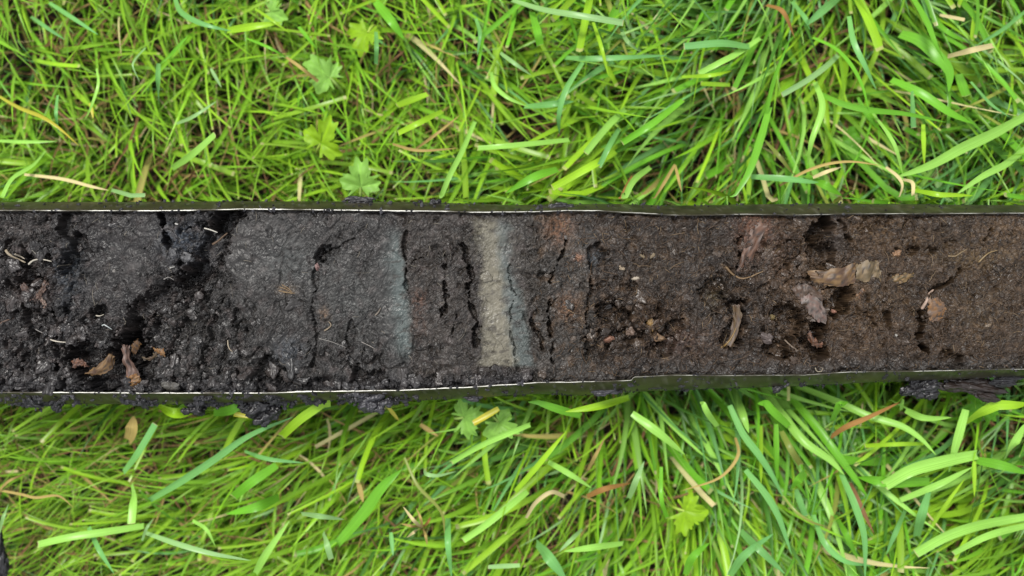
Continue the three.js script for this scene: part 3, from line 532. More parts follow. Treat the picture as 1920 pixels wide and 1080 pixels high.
// blades that can be told apart, traced one by one: [label or null, colour, full width in photo pixels, height of foot and tip in mm, points, cut end?]
function curve(points, y0, y1, arch) {
  const c = new THREE.CatmullRomCurve3(points.map(([x, y], i) => { const t = i / (points.length - 1); return down(x, y, (mix(y0, y1, t) + arch * Math.sin(t * Math.PI)) * MM); }), false, 'centripetal');
  return c.getPoints(Math.max(10, points.length * 5));
}
const REST = { live: new Blades(), dry: new Blades() };
const DRY = { st: 1, ps: 1, or: 1, br: 1, dk: 1 };
let traced = 0;
function blade(label, key, px, y0, y1, points, cut, category) {
  if (Math.abs(points[0][1] - 553) < 190) y0 = Math.min(y0, 20);            // rooted under the auger's flank
  const r = rng(900 + traced++ * 13), R = [r(), r(), r(), r(), r()], pts = curve(points, y0, y1, 3 + 5 * R[0]);
  for (const q of pts) { clear(q, 0.0008); q.y = Math.min(q.y, RY - 0.006); }
  const W = px * S * (CY - (y0 + y1) / 2 * MM) / CH * 0.5, c = C[key].map((q) => q * mix(0.92, 1.12, R[1])), foot = DRY[key] ? c : mix3(c, C.lg, 0.2);
  const b = label ? new Blades() : DRY[key] ? REST.dry : REST.live, t0 = (R[2] - 0.5) * 0.9, t1 = (R[3] - 0.5) * 0.9;
  b.add(pts, (t) => W * (0.7 + 0.3 * Math.sin(Math.min(1, t * 2) * 1.57)) * (cut ? 1 - 0.18 * t : Math.pow(Math.max(0.03, 1 - t ** 3), 0.75)), foot, c, 0.15 + 0.35 * R[4], (t) => mix(t0, t1, t), cut ? mix3(C.ps, c, 0.25) : null);
  if (!label) return;
  const dead = DRY[key], m = mesh(dead ? 'dead_grass_stem' : 'grass_blade', b.geometry(), dead ? M.dry : M.grass, scene);
  tag(m, label, category ?? (dead ? 'dead grass' : 'grass blade'));
}
// above the auger, from the left
blade('pale blue-green blade in an arc, entering at the top edge left of centre', 'bg', 11, 30, 44, [[327, -6], [339, 22], [368, 40], [397, 50], [433, 58]]);
blade(null, 'yg', 15, 28, 36, [[425, 57], [470, 50], [528, 42]]);
blade('slanting blue-green blade in the upper left corner of the lawn', 'bg', 9, 24, 38, [[92, 5], [137, 34], [184, 65]]);
blade(null, 'bg', 8, 24, 34, [[58, 31], [88, 52], [121, 74]]);
blade('long yellow stem slanting down from the left edge above the auger', 'ye', 8, 30, 36, [[-8, 177], [36, 202], [80, 220], [108, 238], [148, 273]], false);
blade(null, 'lg', 7, 28, 34, [[-4, 264], [50, 266], [107, 265]]);
blade('pale green blade bent upright at the left edge just above the auger', 'lg', 13, 24, 46, [[87, 281], [61, 310], [22, 336], [2, 374]], true);
blade('pale straw-coloured stem lying flat just above the left end of the auger', 'ps', 7, 33, 41, [[45, 327], [119, 336], [173, 350], [204, 357]]);
blade('short pale clipped blade pointing at the auger rim, left of centre', 'pb', 9, 38, 50, [[208, 356], [240, 365], [272, 376]], true);
blade('light green blade slanting up to the right in the left half above the auger', 'lg', 14, 26, 42, [[322, 316], [361, 289], [403, 252]], true);
blade(null, 'bg', 10, 44, 26, [[297, 119], [296, 155], [298, 197]]);
blade(null, 'g', 9, 28, 42, [[300, 121], [325, 97], [352, 67]]);
blade(null, 'pb', 8, 26, 36, [[330, 232], [365, 217], [406, 190]]);
blade('straw-coloured tip slanting down, upper left quarter', 'st', 7, 31, 33, [[536, 107], [563, 126], [597, 153]], true);
blade(null, 'yg', 6, 30, 36, [[478, 16], [513, 40], [543, 62]]);
blade(null, 'g', 6, 32, 36, [[460, 71], [506, 90], [538, 108]]);
blade(null, 'g', 8, 30, 38, [[560, 50], [592, 90]]);
blade(null, 'pb', 5, 34, 38, [[273, 89], [253, 112], [249, 123], [262, 154]]);
blade(null, 'pb', 7, 34, 36, [[395, 128], [415, 164]]);
blade(null, 'bg', 7, 32, 30, [[108, 178], [105, 213], [110, 251]]);
blade(null, 'ye', 7, 32, 32, [[169, 193], [175, 222]]);
blade(null, 'lg', 6, 34, 30, [[181, 128], [184, 159], [170, 202], [158, 226]]);
blade('long pale blue-green blade with a clipped pale tip, top edge right of centre', 'pb', 14, 34, 48, [[960, 0], [1019, 18], [1073, 27], [1128, 36], [1169, 43]], true);
blade(null, 'bg', 12, 34, 40, [[1058, 108], [1110, 110], [1164, 108], [1250, 104]]);
blade('thin yellow-green stem hanging down, top right of centre', 'yg', 8, 36, 44, [[1112, 41], [1128, 90], [1141, 143]]);
blade('blue-green blade arching down to the left, right of centre above the auger', 'bg', 11, 40, 34, [[1093, 116], [1059, 173], [1048, 217], [1049, 251]]);
blade(null, 'lg', 9, 32, 42, [[920, 134], [929, 163], [954, 184], [990, 200]]);
blade(null, 'bg', 13, 34, 40, [[982, 200], [1037, 195], [1076, 190]]);
blade('short pale curled blade, centre of the lawn above the auger', 'pb', 8, 38, 42, [[938, 99], [965, 119], [996, 141]]);
blade('straight pale green blade standing down onto the auger rim at the centre', 'lg', 11, 34, 47, [[891, 227], [864, 289], [842, 332], [823, 379]], true);
blade('light green blade lying level with a pale clipped left end, above the clay bands', 'lg', 13, 34, 44, [[1068, 262], [1001, 269], [947, 274], [895, 278]], true);
blade('yellow-green blade with a pale blunt left end beside the thatchy patch', 'yg', 12, 32, 42, [[830, 208], [784, 231], [746, 250]], true);
blade('thin straw stem slanting up to the right over the thatchy patch', 'st', 6, 35, 37, [[780, 279], [821, 249], [862, 216]]);
blade(null, 'yg', 15, 30, 38, [[802, 176], [745, 198]], true);
blade('blunt blue-green blade pointing down, right of centre above the auger', 'bg', 11, 32, 46, [[1162, 240], [1142, 274], [1123, 313]], true);
blade('broad green blade slanting down to the left, right of centre', 'g', 14, 34, 42, [[1281, 187], [1218, 235], [1166, 268]], true);
blade(null, 'lg', 14, 30, 44, [[1173, 204], [1138, 238], [1098, 287]], true);
blade(null, 'g', 17, 38, 44, [[1046, 317], [1001, 332], [948, 362]]);
blade(null, 'yg', 15, 34, 46, [[1155, 284], [1109, 311], [1035, 352]], true);
blade(null, 'lg', 13, 34, 48, [[1220, 313], [1185, 343], [1166, 386]], true);
blade('ochre dead blade end leaning on the auger, right of centre', 'or', 8, 37, 43, [[1186, 330], [1172, 356], [1159, 381]]);
blade(null, 'pb', 8, 38, 42, [[1166, 59], [1178, 79], [1198, 96]]);
blade(null, 'g', 20, 28, 34, [[1156, 15], [1142, 56]]);
blade(null, 'st', 6, 33, 37, [[736, 270], [784, 282], [859, 278]]);
blade('broad green blade with a tan cut tip hanging from the top, centre', 'g', 17, 34, 42, [[997, 22], [1008, 61], [1013, 85]], true);
blade(null, 'bg', 8, 36, 42, [[892, 34], [900, 65], [895, 103]]);
blade(null, 'bg', 9, 34, 38, [[705, 59], [706, 90], [705, 121]], true);
blade(null, 'g', 18, 24, 30, [[703, 2], [734, 40], [758, 74]]);
blade('pale-tipped blue-green blade lying level at the top, right of centre', 'bg', 15, 36, 44, [[1406, 88], [1352, 81], [1282, 87]], true);
blade('long pale green blade rising to the right, upper right part of the lawn', 'lg', 12, 30, 40, [[1426, 71], [1381, 101], [1352, 116], [1310, 138]], true);
blade('pale blue-green blade with a clipped end at its lower left, upper right lawn', 'pb', 12, 36, 46, [[1572, 103], [1547, 126], [1511, 152], [1466, 178]], true);
blade('arching green blade with a yellow tip, upper right lawn', 'g', 11, 36, 46, [[1524, 70], [1565, 90], [1594, 119], [1616, 159], [1629, 206]]);
blade('long blue-green blade falling steeply beside the arching yellow-tipped one', 'bg', 11, 36, 38, [[1592, 30], [1601, 79], [1623, 126], [1643, 168]]);
blade('bright green blade falling from the top edge far right', 'g', 12, 34, 44, [[1711, -6], [1739, 43], [1753, 79], [1770, 114]]);
blade('broad drooping green blade with a fine tip in the upper right corner region', 'g', 23, 30, 38, [[1688, 63], [1724, 76], [1757, 105], [1780, 134], [1779, 172]]);
blade(null, 'g', 10, 28, 34, [[1750, 26], [1775, 58], [1816, 81]]);
blade('pale straw blunt blade lying nearly level, far upper right', 'ps', 12, 35, 39, [[1776, 106], [1822, 94], [1863, 85]], true);
blade(null, 'yg', 12, 30, 38, [[1831, 20], [1822, 74]], true);
blade(null, 'ps', 8, 31, 33, [[1762, 28], [1809, 37]], true);
blade(null, 'bg', 9, 30, 40, [[1924, 20], [1876, 58], [1831, 85]]);
blade('dark green broad blade slanting down to the right, right-hand lawn above the auger', 'g', 17, 30, 38, [[1671, 149], [1724, 173], [1778, 209], [1824, 232]]);
blade('long level green blade crossing the dark gap, right-hand lawn above the auger', 'g', 12, 38, 42, [[1538, 176], [1580, 195], [1627, 206], [1695, 213], [1773, 229]]);
blade('light green long blade hanging down to the right, over the dark gap', 'g', 11, 38, 34, [[1608, 182], [1627, 217], [1658, 251]]);
blade(null, 'lg', 8, 40, 44, [[1636, 211], [1677, 271], [1693, 328]]);
blade('longest broad light green blade, rising to the right edge above the auger', 'lg', 23, 34, 44, [[1930, 214], [1858, 253], [1804, 278], [1742, 311], [1678, 333]]);
blade('second long blade rising to the right edge, nearest above the auger', 'lg', 14, 36, 48, [[1928, 273], [1887, 307], [1840, 332], [1791, 366]]);
blade(null, 'yg', 11, 44, 48, [[1711, 356], [1760, 365], [1824, 377]]);
blade('tan arched straw stem just above the right half of the auger', 'st', 6, 41, 43, [[1462, 348], [1511, 321], [1554, 307], [1598, 303], [1654, 311]]);
blade('pale straw end beside the arched straw stem', 'ps', 8, 43, 43, [[1524, 333], [1550, 322], [1578, 313]]);
blade('whitish dry curl hooking down onto the auger, first of two', 'ps', 7, 41, 45, [[1661, 313], [1684, 332], [1692, 347], [1683, 378]]);
blade('whitish dry curl hooking down onto the auger, the one further right', 'ps', 7, 43, 47, [[1693, 336], [1711, 343], [1712, 362], [1709, 380]]);
blade('bright green leafy stem hanging straight, right of centre above the auger', 'lg', 12, 38, 40, [[1528, 153], [1542, 202], [1522, 264], [1514, 309]]);
blade(null, 'g', 11, 30, 42, [[1421, 269], [1435, 217], [1453, 144], [1483, 70]]);
blade('long upright bright blade leaning right, right of centre above the auger', 'g', 15, 36, 46, [[1443, 200], [1424, 267], [1403, 325], [1368, 382]]);
blade('blue-green blade crossing at the top edge, upper right lawn', 'bg', 16, 30, 38, [[1572, -4], [1540, 22], [1509, 49]]);
blade(null, 'bg', 12, 30, 36, [[1484, 2], [1511, 36], [1519, 56]]);
blade('tan torn dead blade near the top edge, right of centre', 'or', 10, 33, 35, [[1437, 9], [1468, 22], [1490, 71]]);
blade(null, 'bg', 11, 40, 36, [[1710, 171], [1713, 240]], true);
blade(null, 'yg', 9, 36, 44, [[1731, 233], [1733, 309]]);
blade(null, 'g', 18, 30, 34, [[1797, 139], [1812, 179]], true);
blade(null, 'bg', 8, 36, 40, [[1820, 153], [1858, 195], [1892, 219]]);
blade(null, 'bg', 14, 40, 44, [[1408, 331], [1482, 336], [1542, 344]]);
blade(null, 'g', 18, 36, 42, [[1509, 328], [1547, 347], [1578, 366]]);
blade(null, 'yg', 8, 34, 36, [[1278, 144], [1334, 141], [1372, 133]]);
blade(null, 'yg', 9, 32, 34, [[1369, 159], [1314, 157]], true);
blade(null, 'ol', 9, 36, 40, [[1433, 262], [1461, 293], [1488, 327]]);
blade('forked straw stem beside the auger, right of centre, left prong', 'st', 7, 37, 43, [[1266, 308], [1244, 345], [1222, 380]]);
blade('forked straw stem beside the auger, right of centre, right prong', 'st', 6, 37, 43, [[1266, 310], [1272, 335], [1278, 360]]);
// below the auger, from the left
blade('very long blue-green blade slanting up to the auger, left of centre below it', 'bg', 15, 32, 46, [[280, 938], [333, 907], [400, 863], [467, 817], [549, 782]]);
blade('bright yellow-green blade with a clipped end, below the auger left of centre', 'yg', 19, 46, 40, [[620, 748], [567, 783], [527, 819]], true);
blade('blue-green blade leaning right, below the left end of the auger', 'bg', 15, 30, 42, [[231, 886], [260, 847], [291, 795]], true);
blade('bright green broad blade with a dark clipped end, left half below the auger', 'g', 19, 40, 36, [[519, 872], [473, 903], [437, 932]], true);
blade('pale broad upright blade with a square cut foot, lower left', 'lg', 18, 30, 44, [[247, 905], [250, 937], [246, 982]], true);
blade('bright green blade lying level to the left, lower left corner region', 'lg', 15, 32, 40, [[270, 986], [200, 997], [133, 1007], [70, 1021]], true);
blade('long pale blue-green blade crossing the lower left lawn', 'pb', 11, 36, 40, [[270, 998], [333, 1020], [393, 1037], [470, 1051]]);
blade(null, 'bg', 11, 32, 38, [[166, 988], [187, 1033], [214, 1076]]);
blade('pale blue-green blade lying nearly level, below the auger left of centre', 'pb', 12, 40, 42, [[564, 963], [600, 968], [645, 974]]);
blade(null, 'g', 19, 30, 36, [[523, 932], [483, 950], [424, 964]]);
blade(null, 'bg', 9, 32, 36, [[458, 846], [500, 860], [569, 868]]);
blade(null, 'lg', 15, 32, 42, [[478, 1076], [500, 1037], [542, 977]]);
blade(null, 'pb', 12, 34, 40, [[606, 998], [613, 1022], [621, 1049]], true);
blade('pinkish dry stem forking in from the left edge, lower left', 'st', 6, 31, 33, [[-6, 918], [40, 927], [67, 933], [110, 930], [138, 952]]);
blade('thin dry stem curving up from the left edge, lower left', 'st', 5, 31, 33, [[-4, 922], [20, 900], [52, 886]]);
blade('wide tan dead blade standing below the left end of the auger', 'st', 26, 27, 37, [[238, 828], [246, 805], [250, 780]]);
blade('short yellow blade tip just under the auger, left of centre', 'ye', 11, 44, 44, [[438, 777], [475, 780]], true);
blade(null, 'pb', 6, 36, 38, [[266, 1014], [277, 987], [288, 972]]);
blade(null, 'lg', 8, 34, 36, [[361, 976], [387, 993], [404, 1025]]);
blade(null, 'pb', 7, 34, 36, [[-2, 999], [7, 967], [16, 945]]);
blade(null, 'yg', 20, 36, 44, [[380, 760], [330, 775], [292, 758]]);
blade(null, 'g', 18, 36, 44, [[400, 775], [440, 765], [452, 752]]);
blade('long broad bright green blade rising to the right, bottom left of centre', 'g', 23, 34, 42, [[632, 1020], [683, 960], [717, 913], [752, 881]]);
blade('long light green blade with a clipped lower end, centre below the auger', 'lg', 13, 46, 40, [[995, 796], [960, 810], [907, 833], [845, 868]], true);
blade('long light green blade with a pale blunt lower tip, bottom centre', 'lg', 15, 34, 42, [[990, 921], [957, 947], [907, 987], [868, 1014]], true);
blade('slender bright green blade rising to the right, centre below the auger', 'yg', 11, 34, 44, [[965, 922], [1000, 883], [1033, 843], [1062, 808]]);
blade('slender yellowish stem bent in the middle, left of bottom centre', 'ol', 7, 36, 38, [[758, 858], [783, 910], [827, 960], [834, 1005]]);
blade('small curled whitish-blue blade in a dark gap below the auger', 'pb', 8, 40, 40, [[795, 881], [800, 889], [818, 892], [855, 884]]);
blade('light green blade with a pale end pointing down to the right, right of centre below', 'lg', 12, 38, 40, [[1028, 866], [1070, 890], [1109, 915]]);
blade('light green broad blade falling to the right just below the auger, right of centre', 'lg', 17, 42, 40, [[1185, 775], [1233, 810], [1284, 852]]);
blade('bent pale straw with an elbow, bottom centre right', 'ps', 9, 35, 37, [[986, 972], [1007, 940], [1033, 923], [1059, 931]], true);
blade('orange-brown withered blade lying among green, lower right of centre', 'or', 11, 35, 35, [[1100, 931], [1133, 917], [1182, 906]]);
blade(null, 'st', 8, 31, 35, [[1102, 882], [1117, 853], [1134, 821]]);
blade(null, 'g', 9, 38, 34, [[1240, 875], [1240, 933], [1251, 972]], true);
blade(null, 'pb', 12, 34, 40, [[1179, 935], [1193, 900], [1208, 865]]);
blade('pale green blade lying level near the bottom, right of centre', 'lg', 14, 36, 40, [[1169, 1019], [1107, 1027], [1058, 1034]]);
blade(null, 'pb', 9, 34, 38, [[1092, 992], [1070, 1013], [1049, 1034]]);
blade('dark blue-green broad blade leaving the bottom edge, centre', 'bg', 23, 28, 36, [[1005, 1018], [1030, 1047], [1062, 1088]]);
blade(null, 'bg', 13, 34, 36, [[840, 971], [840, 1020], [847, 1084]]);
blade(null, 'bg', 9, 34, 36, [[733, 998], [737, 1042]]);
blade(null, 'pb', 10, 34, 36, [[975, 1060], [915, 1063]], true);
blade('yellow-green blade with a yellow blunt end, lying over a herb leaf', 'ye', 13, 42, 42, [[935, 766], [887, 794]], true);
blade(null, 'st', 11, 31, 33, [[672, 905], [681, 942]]);
blade(null, 'ye', 8, 38, 38, [[726, 761], [748, 789]]);
blade(null, 'st', 10, 31, 31, [[788, 796], [822, 818]]);
blade('straw tuft below the auger left of centre, longest ray', 'ps', 7, 33, 39, [[792, 990], [775, 975], [756, 950]]);
blade(null, 'st', 6, 33, 39, [[792, 990], [788, 970], [780, 952]]);
blade(null, 'st', 6, 33, 37, [[790, 988], [770, 986], [752, 982]]);
blade(null, 'ps', 6, 33, 37, [[790, 990], [776, 998], [763, 1008]]);
blade(null, 'st', 6, 33, 37, [[792, 990], [798, 1005], [801, 1022]]);
blade(null, 'or', 6, 33, 37, [[794, 988], [803, 978], [807, 970]]);
blade('broad light green blade falling to the right from under the auger, right half', 'lg', 17, 40, 40, [[1426, 720], [1467, 777], [1507, 827], [1557, 863], [1583, 890]]);
blade('tapering green blade parallel to and right of the broad falling one', 'g', 17, 40, 36, [[1466, 728], [1520, 787], [1563, 843], [1600, 893], [1629, 936]]);
blade('long arching light green blade crossing the orange one, lower right', 'lg', 14, 44, 42, [[1493, 723], [1563, 750], [1630, 780], [1693, 800], [1727, 823], [1755, 853]]);
blade('orange-tan dead blade rising to the right, lower right', 'or', 11, 33, 39, [[1554, 822], [1587, 800], [1627, 783], [1696, 750]]);
blade('large folded light green blade rising right from a blunt elbow, lower right', 'lg', 25, 38, 42, [[1834, 852], [1763, 867], [1707, 883], [1658, 911]], true);
blade('broad green blade lying level beneath the folded one, lower right', 'g', 21, 34, 36, [[1745, 903], [1653, 903], [1608, 895]]);
blade(null, 'yg', 9, 36, 36, [[1733, 832], [1680, 833], [1621, 836]], true);
blade('light green blade standing upright with its tip down, lower right', 'lg', 17, 44, 36, [[1811, 768], [1793, 833], [1779, 886]]);
blade(null, 'lg', 15, 40, 42, [[1697, 769], [1730, 783], [1784, 783]]);
blade('bright green broad blade rising to the right edge, just below the auger', 'yg', 20, 38, 46, [[1808, 794], [1847, 770], [1897, 747], [1928, 729]]);
blade('green broad blade leaving at the right edge below the auger', 'g', 19, 36, 40, [[1831, 863], [1880, 873], [1928, 889]]);
blade(null, 'lg', 20, 32, 42, [[1881, 865], [1903, 830], [1924, 793]]);
blade('blue-green blade bending into a pale stem, lower right of centre', 'bg', 14, 40, 36, [[1368, 760], [1393, 813], [1423, 853], [1447, 890], [1468, 932]]);
blade('thin olive stem running on from the blue-green blade', 'ol', 6, 36, 38, [[1467, 929], [1493, 960], [1520, 978], [1552, 988]]);
blade(null, 'lg', 15, 42, 38, [[1376, 728], [1393, 777], [1404, 812]]);
blade('blue-green tapering blade pointing down, bottom right of centre', 'bg', 14, 38, 36, [[1398, 881], [1440, 933], [1460, 970], [1484, 1039]]);
blade(null, 'bg', 15, 34, 38, [[1388, 995], [1427, 1033], [1472, 1076]]);
blade('long blue-green blade running down to the bottom edge, right half', 'bg', 15, 38, 40, [[1578, 890], [1603, 947], [1620, 1003], [1622, 1086]]);
blade('brown dead stem slanting down beside the long blue-green blade', 'br', 10, 31, 33, [[1595, 905], [1613, 947], [1638, 999]]);
blade(null, 'bg', 12, 34, 38, [[1525, 965], [1547, 1020], [1580, 1050], [1634, 1061]]);
blade(null, 'yg', 9, 36, 36, [[1427, 798], [1427, 909]]);
blade('upright green blade right of the bent blue-green one, below the auger', 'g', 14, 38, 36, [[1455, 795], [1456, 850], [1457, 909]]);
blade('straw-green blunt blade slanting down, below the auger right half', 'ol', 13, 38, 38, [[1465, 808], [1483, 843], [1502, 872]], true);
blade('yellow-olive dry stem curving down to the left, lower right of centre', 'st', 7, 33, 35, [[1379, 820], [1384, 853], [1353, 893], [1276, 921]]);
blade('long light green blade rising to the right edge near the bottom', 'lg', 21, 34, 42, [[1928, 968], [1830, 987], [1773, 1007], [1717, 1038]], true);
blade('narrower green blade below and parallel to the long light one, bottom right', 'lg', 14, 34, 40, [[1926, 985], [1847, 1007], [1787, 1038]], true);
blade(null, 'bg', 13, 32, 40, [[1702, 947], [1680, 997], [1662, 1039]]);
blade('pale blue-green broad blade standing upright, bottom right', 'bg', 19, 30, 38, [[1719, 1006], [1730, 960], [1748, 904]]);
blade(null, 'yg', 8, 34, 38, [[1742, 995], [1780, 937], [1809, 898]]);
blade('light blade with a tan foot rising to the right, lower right', 'lg', 13, 36, 40, [[1688, 938], [1763, 907], [1823, 876]]);
blade('green blade arching over at the bottom edge, right of centre', 'g', 15, 34, 40, [[1285, 1078], [1300, 1043], [1330, 1018]]);
blade(null, 'bg', 16, 34, 38, [[1368, 1080], [1397, 1040], [1450, 1001]]);
blade(null, 'g', 18, 38, 40, [[1512, 884], [1498, 900], [1482, 919]]);
blade(null, 'bg', 14, 30, 30, [[1492, 918], [1511, 969]], true);
blade(null, 'g', 13, 32, 36, [[1566, 965], [1587, 1003], [1608, 1049]]);
blade(null, 'yg', 8, 38, 38, [[1827, 865], [1827, 932]]);
blade(null, 'g', 16, 36, 46, [[1480, 800], [1440, 760], [1420, 727]]);
blade(null, 'lg', 12, 36, 44, [[1345, 800], [1322, 765], [1312, 732]]);
blade(null, 'g', 14, 36, 44, [[1560, 790], [1575, 755], [1590, 724]]);
blade(null, 'lg', 10, 36, 44, [[1690, 770], [1692, 745], [1693, 716]]);
blade(null, 'g', 16, 36, 44, [[1090, 780], [1040, 765], [990, 748]]);
blade(null, 'yg', 15, 38, 46, [[1180, 745], [1120, 762], [1060, 772]]);

tag(mesh('grass', REST.live.geometry(), M.grass, scene), 'longer single green blades lying over the mown lawn', 'grass', null, 'stuff');
tag(mesh('dead_grass', REST.dry.geometry(), M.dry, scene), 'single dry straw stems lying over the lawn', 'dead grass', null, 'stuff');

// ------------------------------------------------------------------ herb leaves in the lawn: three toothed leaflets on a stalk
function herbLeaf(label, px, py, y, size, turn, key, tilt) {
  const t = thing('herb_leaf', label, 'herb leaf'), at = down(px, py, (y - 8) * MM), sz = size * 1.1 * S * (CY - y * MM) / CH, r = rng(Math.round(px * 7 + py));
  t.position.copy(at); t.rotation.set(tilt[0], -turn, tilt[1], 'YXZ');
  const base = C[key].map((q) => q * 0.72);
  for (let k = -1; k <= 1; k++) {
    const na = 40, nr = 7, p = [], c = [], ix = [], len = sz * (k ? 0.8 : 1) * (0.8 + 0.4 * r()), ph = r() * 9, lift = -0.1 + 0.6 * r(), cutk = r() * 2 - 1, swing = (r() - 0.5) * 0.4;
    for (let i = 0; i <= nr; i++) for (let j = 0; j <= na; j++) {
      const a = (j / na - 0.5) * 2 * 1.22, f = i / nr, lobe = mix(1, 0.42 + 0.58 * Math.pow(Math.abs(Math.cos(a * (1.9 + cutk * 0.1))), 0.6), sm(0.25, 0.8, f)), tooth = 1 + (0.1 + 0.05 * cutk) * Math.cos(a * (13 + 2 * cutk) + ph * 0.3) * sm(0.5, 1, f);
      const q = f * len * lobe * tooth * (0.72 + 0.28 * Math.cos(a)), x = Math.cos(a * 0.86) * q, z = Math.sin(a * 0.86) * q * 1.02;
      const fold = Math.abs(Math.sin(a * 1.95 + 0.2)) * 0.2 * q, yy = lift * q - 1.1 * q * q / len * lift + fold + 0.22 * q * noise(x / len * 2.5 + ph, z / len * 2.5);
      const ca = Math.cos(k * 1.45 + swing), sa = Math.sin(k * 1.45 + swing);
      p.push(x * ca - z * sa, yy, x * sa + z * ca);
      const vein = Math.abs(Math.cos(a * 1.95)) > 0.985 || Math.abs(a) < 0.04 ? 1.18 : 1;
      c.push(...base.map((b) => b * vein * (0.9 + 0.25 * noise(x / len * 6 + ph, z / len * 6))));
    }
    for (let i = 0; i < nr; i++) for (let j = 0; j < na; j++) { const a = i * (na + 1) + j, b = a + 1, d = a + na + 1, e = d + 1; ix.push(a, b, d, b, e, d); }
    mesh('leaflet', geo(p, ix, c), M.leaf, t);
  }
  const back = new THREE.Vector3(-0.75 * sz, -Math.min(0.02, at.y * 0.7), 0.25 * sz), cv = new THREE.CatmullRomCurve3([new THREE.Vector3(0, 0, 0), new THREE.Vector3(-0.35 * sz, -0.0015, 0.02 * sz), back]);
  mesh('stalk', new THREE.TubeGeometry(cv, 10, 0.0006, 6), new THREE.MeshPhysicalMaterial({ name: 'stalk', color: new THREE.Color().setRGB(...mix3(base, [0.2, 0.2, 0.05], 0.4)), roughness: 0.6 }), t);
}
herbLeaf('toothed herb leaf just above the auger rim, left of centre, right beside the thatchy patch', 676, 350, 42, 46, -1.5, 'lg', [0.15, 0.1]);
herbLeaf('bright toothed herb leaf among grass, a hand above the auger, left of centre', 602, 268, 40, 50, -0.9, 'yg', [0.1, 0.2]);
herbLeaf('pale herb leaf higher up, left of centre, in the upper lawn', 618, 145, 34, 44, -2.4, 'lg', [0.2, 0.1]);
herbLeaf('yellow-green herb leaf near the top edge, left of centre', 690, 62, 34, 42, 1.9, 'yg', [0.25, 0]);
herbLeaf('small herb leaf in the top edge of the lawn, left of centre', 508, 22, 30, 38, 0.4, 'lg', [0.1, 0.2]);
herbLeaf('dark herb leaf in the earthy gap, right half above the auger', 1580, 266, 24, 46, 0.9, 'g', [0.1, 0.1]);
herbLeaf('round green herb leaf shaded by blades, far upper right', 1790, 120, 22, 34, 2.2, 'dg', [0.2, 0.1]);
herbLeaf('toothed herb leaf just under the auger near the centre, left one of the pair', 870, 782, 42, 42, -0.3, 'lg', [0.15, 0.1]);
herbLeaf('toothed herb leaf just under the auger near the centre, right one of the pair', 936, 792, 40, 42, 0.7, 'lg', [0.1, 0.15]);
herbLeaf('large bright herb leaf near the bottom edge, right of centre', 1284, 958, 40, 46, 0.2, 'yg', [0.1, 0.1]);
herbLeaf('yellow-green herb leaf under clods of mud, right end below the auger', 1845, 760, 40, 44, 2.6, 'g', [0.25, 0]);

// ------------------------------------------------------------------ mud clods clinging to the steel
function clodGeometry(seed, sx, sy, sz, c, pieces = 9, detail = 9) {
  const r = rng(seed * 17 + 3), all = [];
  for (let n = 0; n < pieces; n++) {
    const g = new THREE.IcosahedronGeometry(1, n ? detail : detail + 5), p = g.attributes.position, col = new Float32Array(p.count * 3), s = seed * 3.7 + n * 11.3;
    const R = n ? 0.22 + 0.3 * r() : 0.72, a = r() * 6.283, d = n ? 0.5 + 0.45 * r() : 0, ox = Math.cos(a) * d, oz = Math.sin(a) * d, oy = n ? (r() - 0.35) * 0.6 : 0;
    for (let i = 0; i < p.count; i++) {
      const x = p.getX(i), y = p.getY(i), z = p.getZ(i), q = Math.max(0.3, 0.85 + noise3(x * 1.1 + s, y * 1.1, z * 1.1) * 0.8 + (0.4 - Math.abs(noise3(x * 2.2 - s, y * 2.2 + s, z * 2.2))) * 0.5 + noise3(x * 5 + s, y * 5, z * 5) * 0.28 + noise3(x * 11, y * 11 + s, z * 11) * 0.12) * R;
      p.setXYZ(i, (ox + x * q) * sx, (oy + y * q) * sy, (oz + z * q) * sz);
      const k = 1 + 0.7 * noise3(x * 3 + s, y * 3, z * 3); col.set([c[0] * k, c[1] * k, c[2] * k], i * 3);
    }
    g.setAttribute('color', new THREE.BufferAttribute(col, 3)); g.deleteAttribute('normal'); g.deleteAttribute('uv'); all.push(smoothSkin(g));
  }
  return all.length > 1 ? mergeGeometries(all) : all[0];
}
const BLACK = [0.009, 0.0085, 0.0095], GREY = [0.022, 0.021, 0.024], PEAT = [0.013, 0.009, 0.0075];
let clods = 0;
function clod(label, px, py, y, w, h, c, turn = 0) {
  const k = (CY - y * MM) / CH * S / 2 * 1.12, m = mesh('mud_clod', clodGeometry(++clods, w * k, Math.min(w, h) * k * 0.8, h * k, c), M.mud, scene);
  m.position.copy(down(px, py, y * MM)); m.rotation.y = turn;
  tag(m, label, 'mud clod', 'clods of mud stuck to the auger');
}
clod('black ragged mud clod hanging below the auger, left of centre, smaller of two', 368, 756, 50, 46, 38, BLACK);
clod('largest black ragged mud clod hanging below the auger, left of centre', 490, 762, 50, 62, 52, BLACK, 0.6);
clod('smooth grey smeared mud lump lapping over the near rim, left of centre', 700, 745, 57, 56, 44, GREY, 0.2);
clod('dark mud clod under the near rim close to the left edge', 62, 752, 54, 54, 20, BLACK);
clod('dark mud clod under the near rim, second from the left edge', 112, 753, 54, 40, 24, BLACK, 1);
clod('grey mud smear under the near rim below the dry leaves', 262, 750, 54, 60, 16, GREY);
clod('thin dark mud smear under the near rim, right of the dry leaves', 315, 748, 54, 46, 14, BLACK, 0.2);
clod('low dark mud bump on the far rim, left of centre', 672, 377, 54, 56, 14, BLACK);
clod('tiny spiky mud bump on the far rim near the centre', 815, 380, 54, 18, 14, BLACK);
clod('small dark mud bump on the far rim above the rusty patch', 1045, 388, 57, 44, 14, BLACK);
clod('flat wet mud smear on the far side of the auger, right half', 1625, 392, 55, 62, 11, GREY);
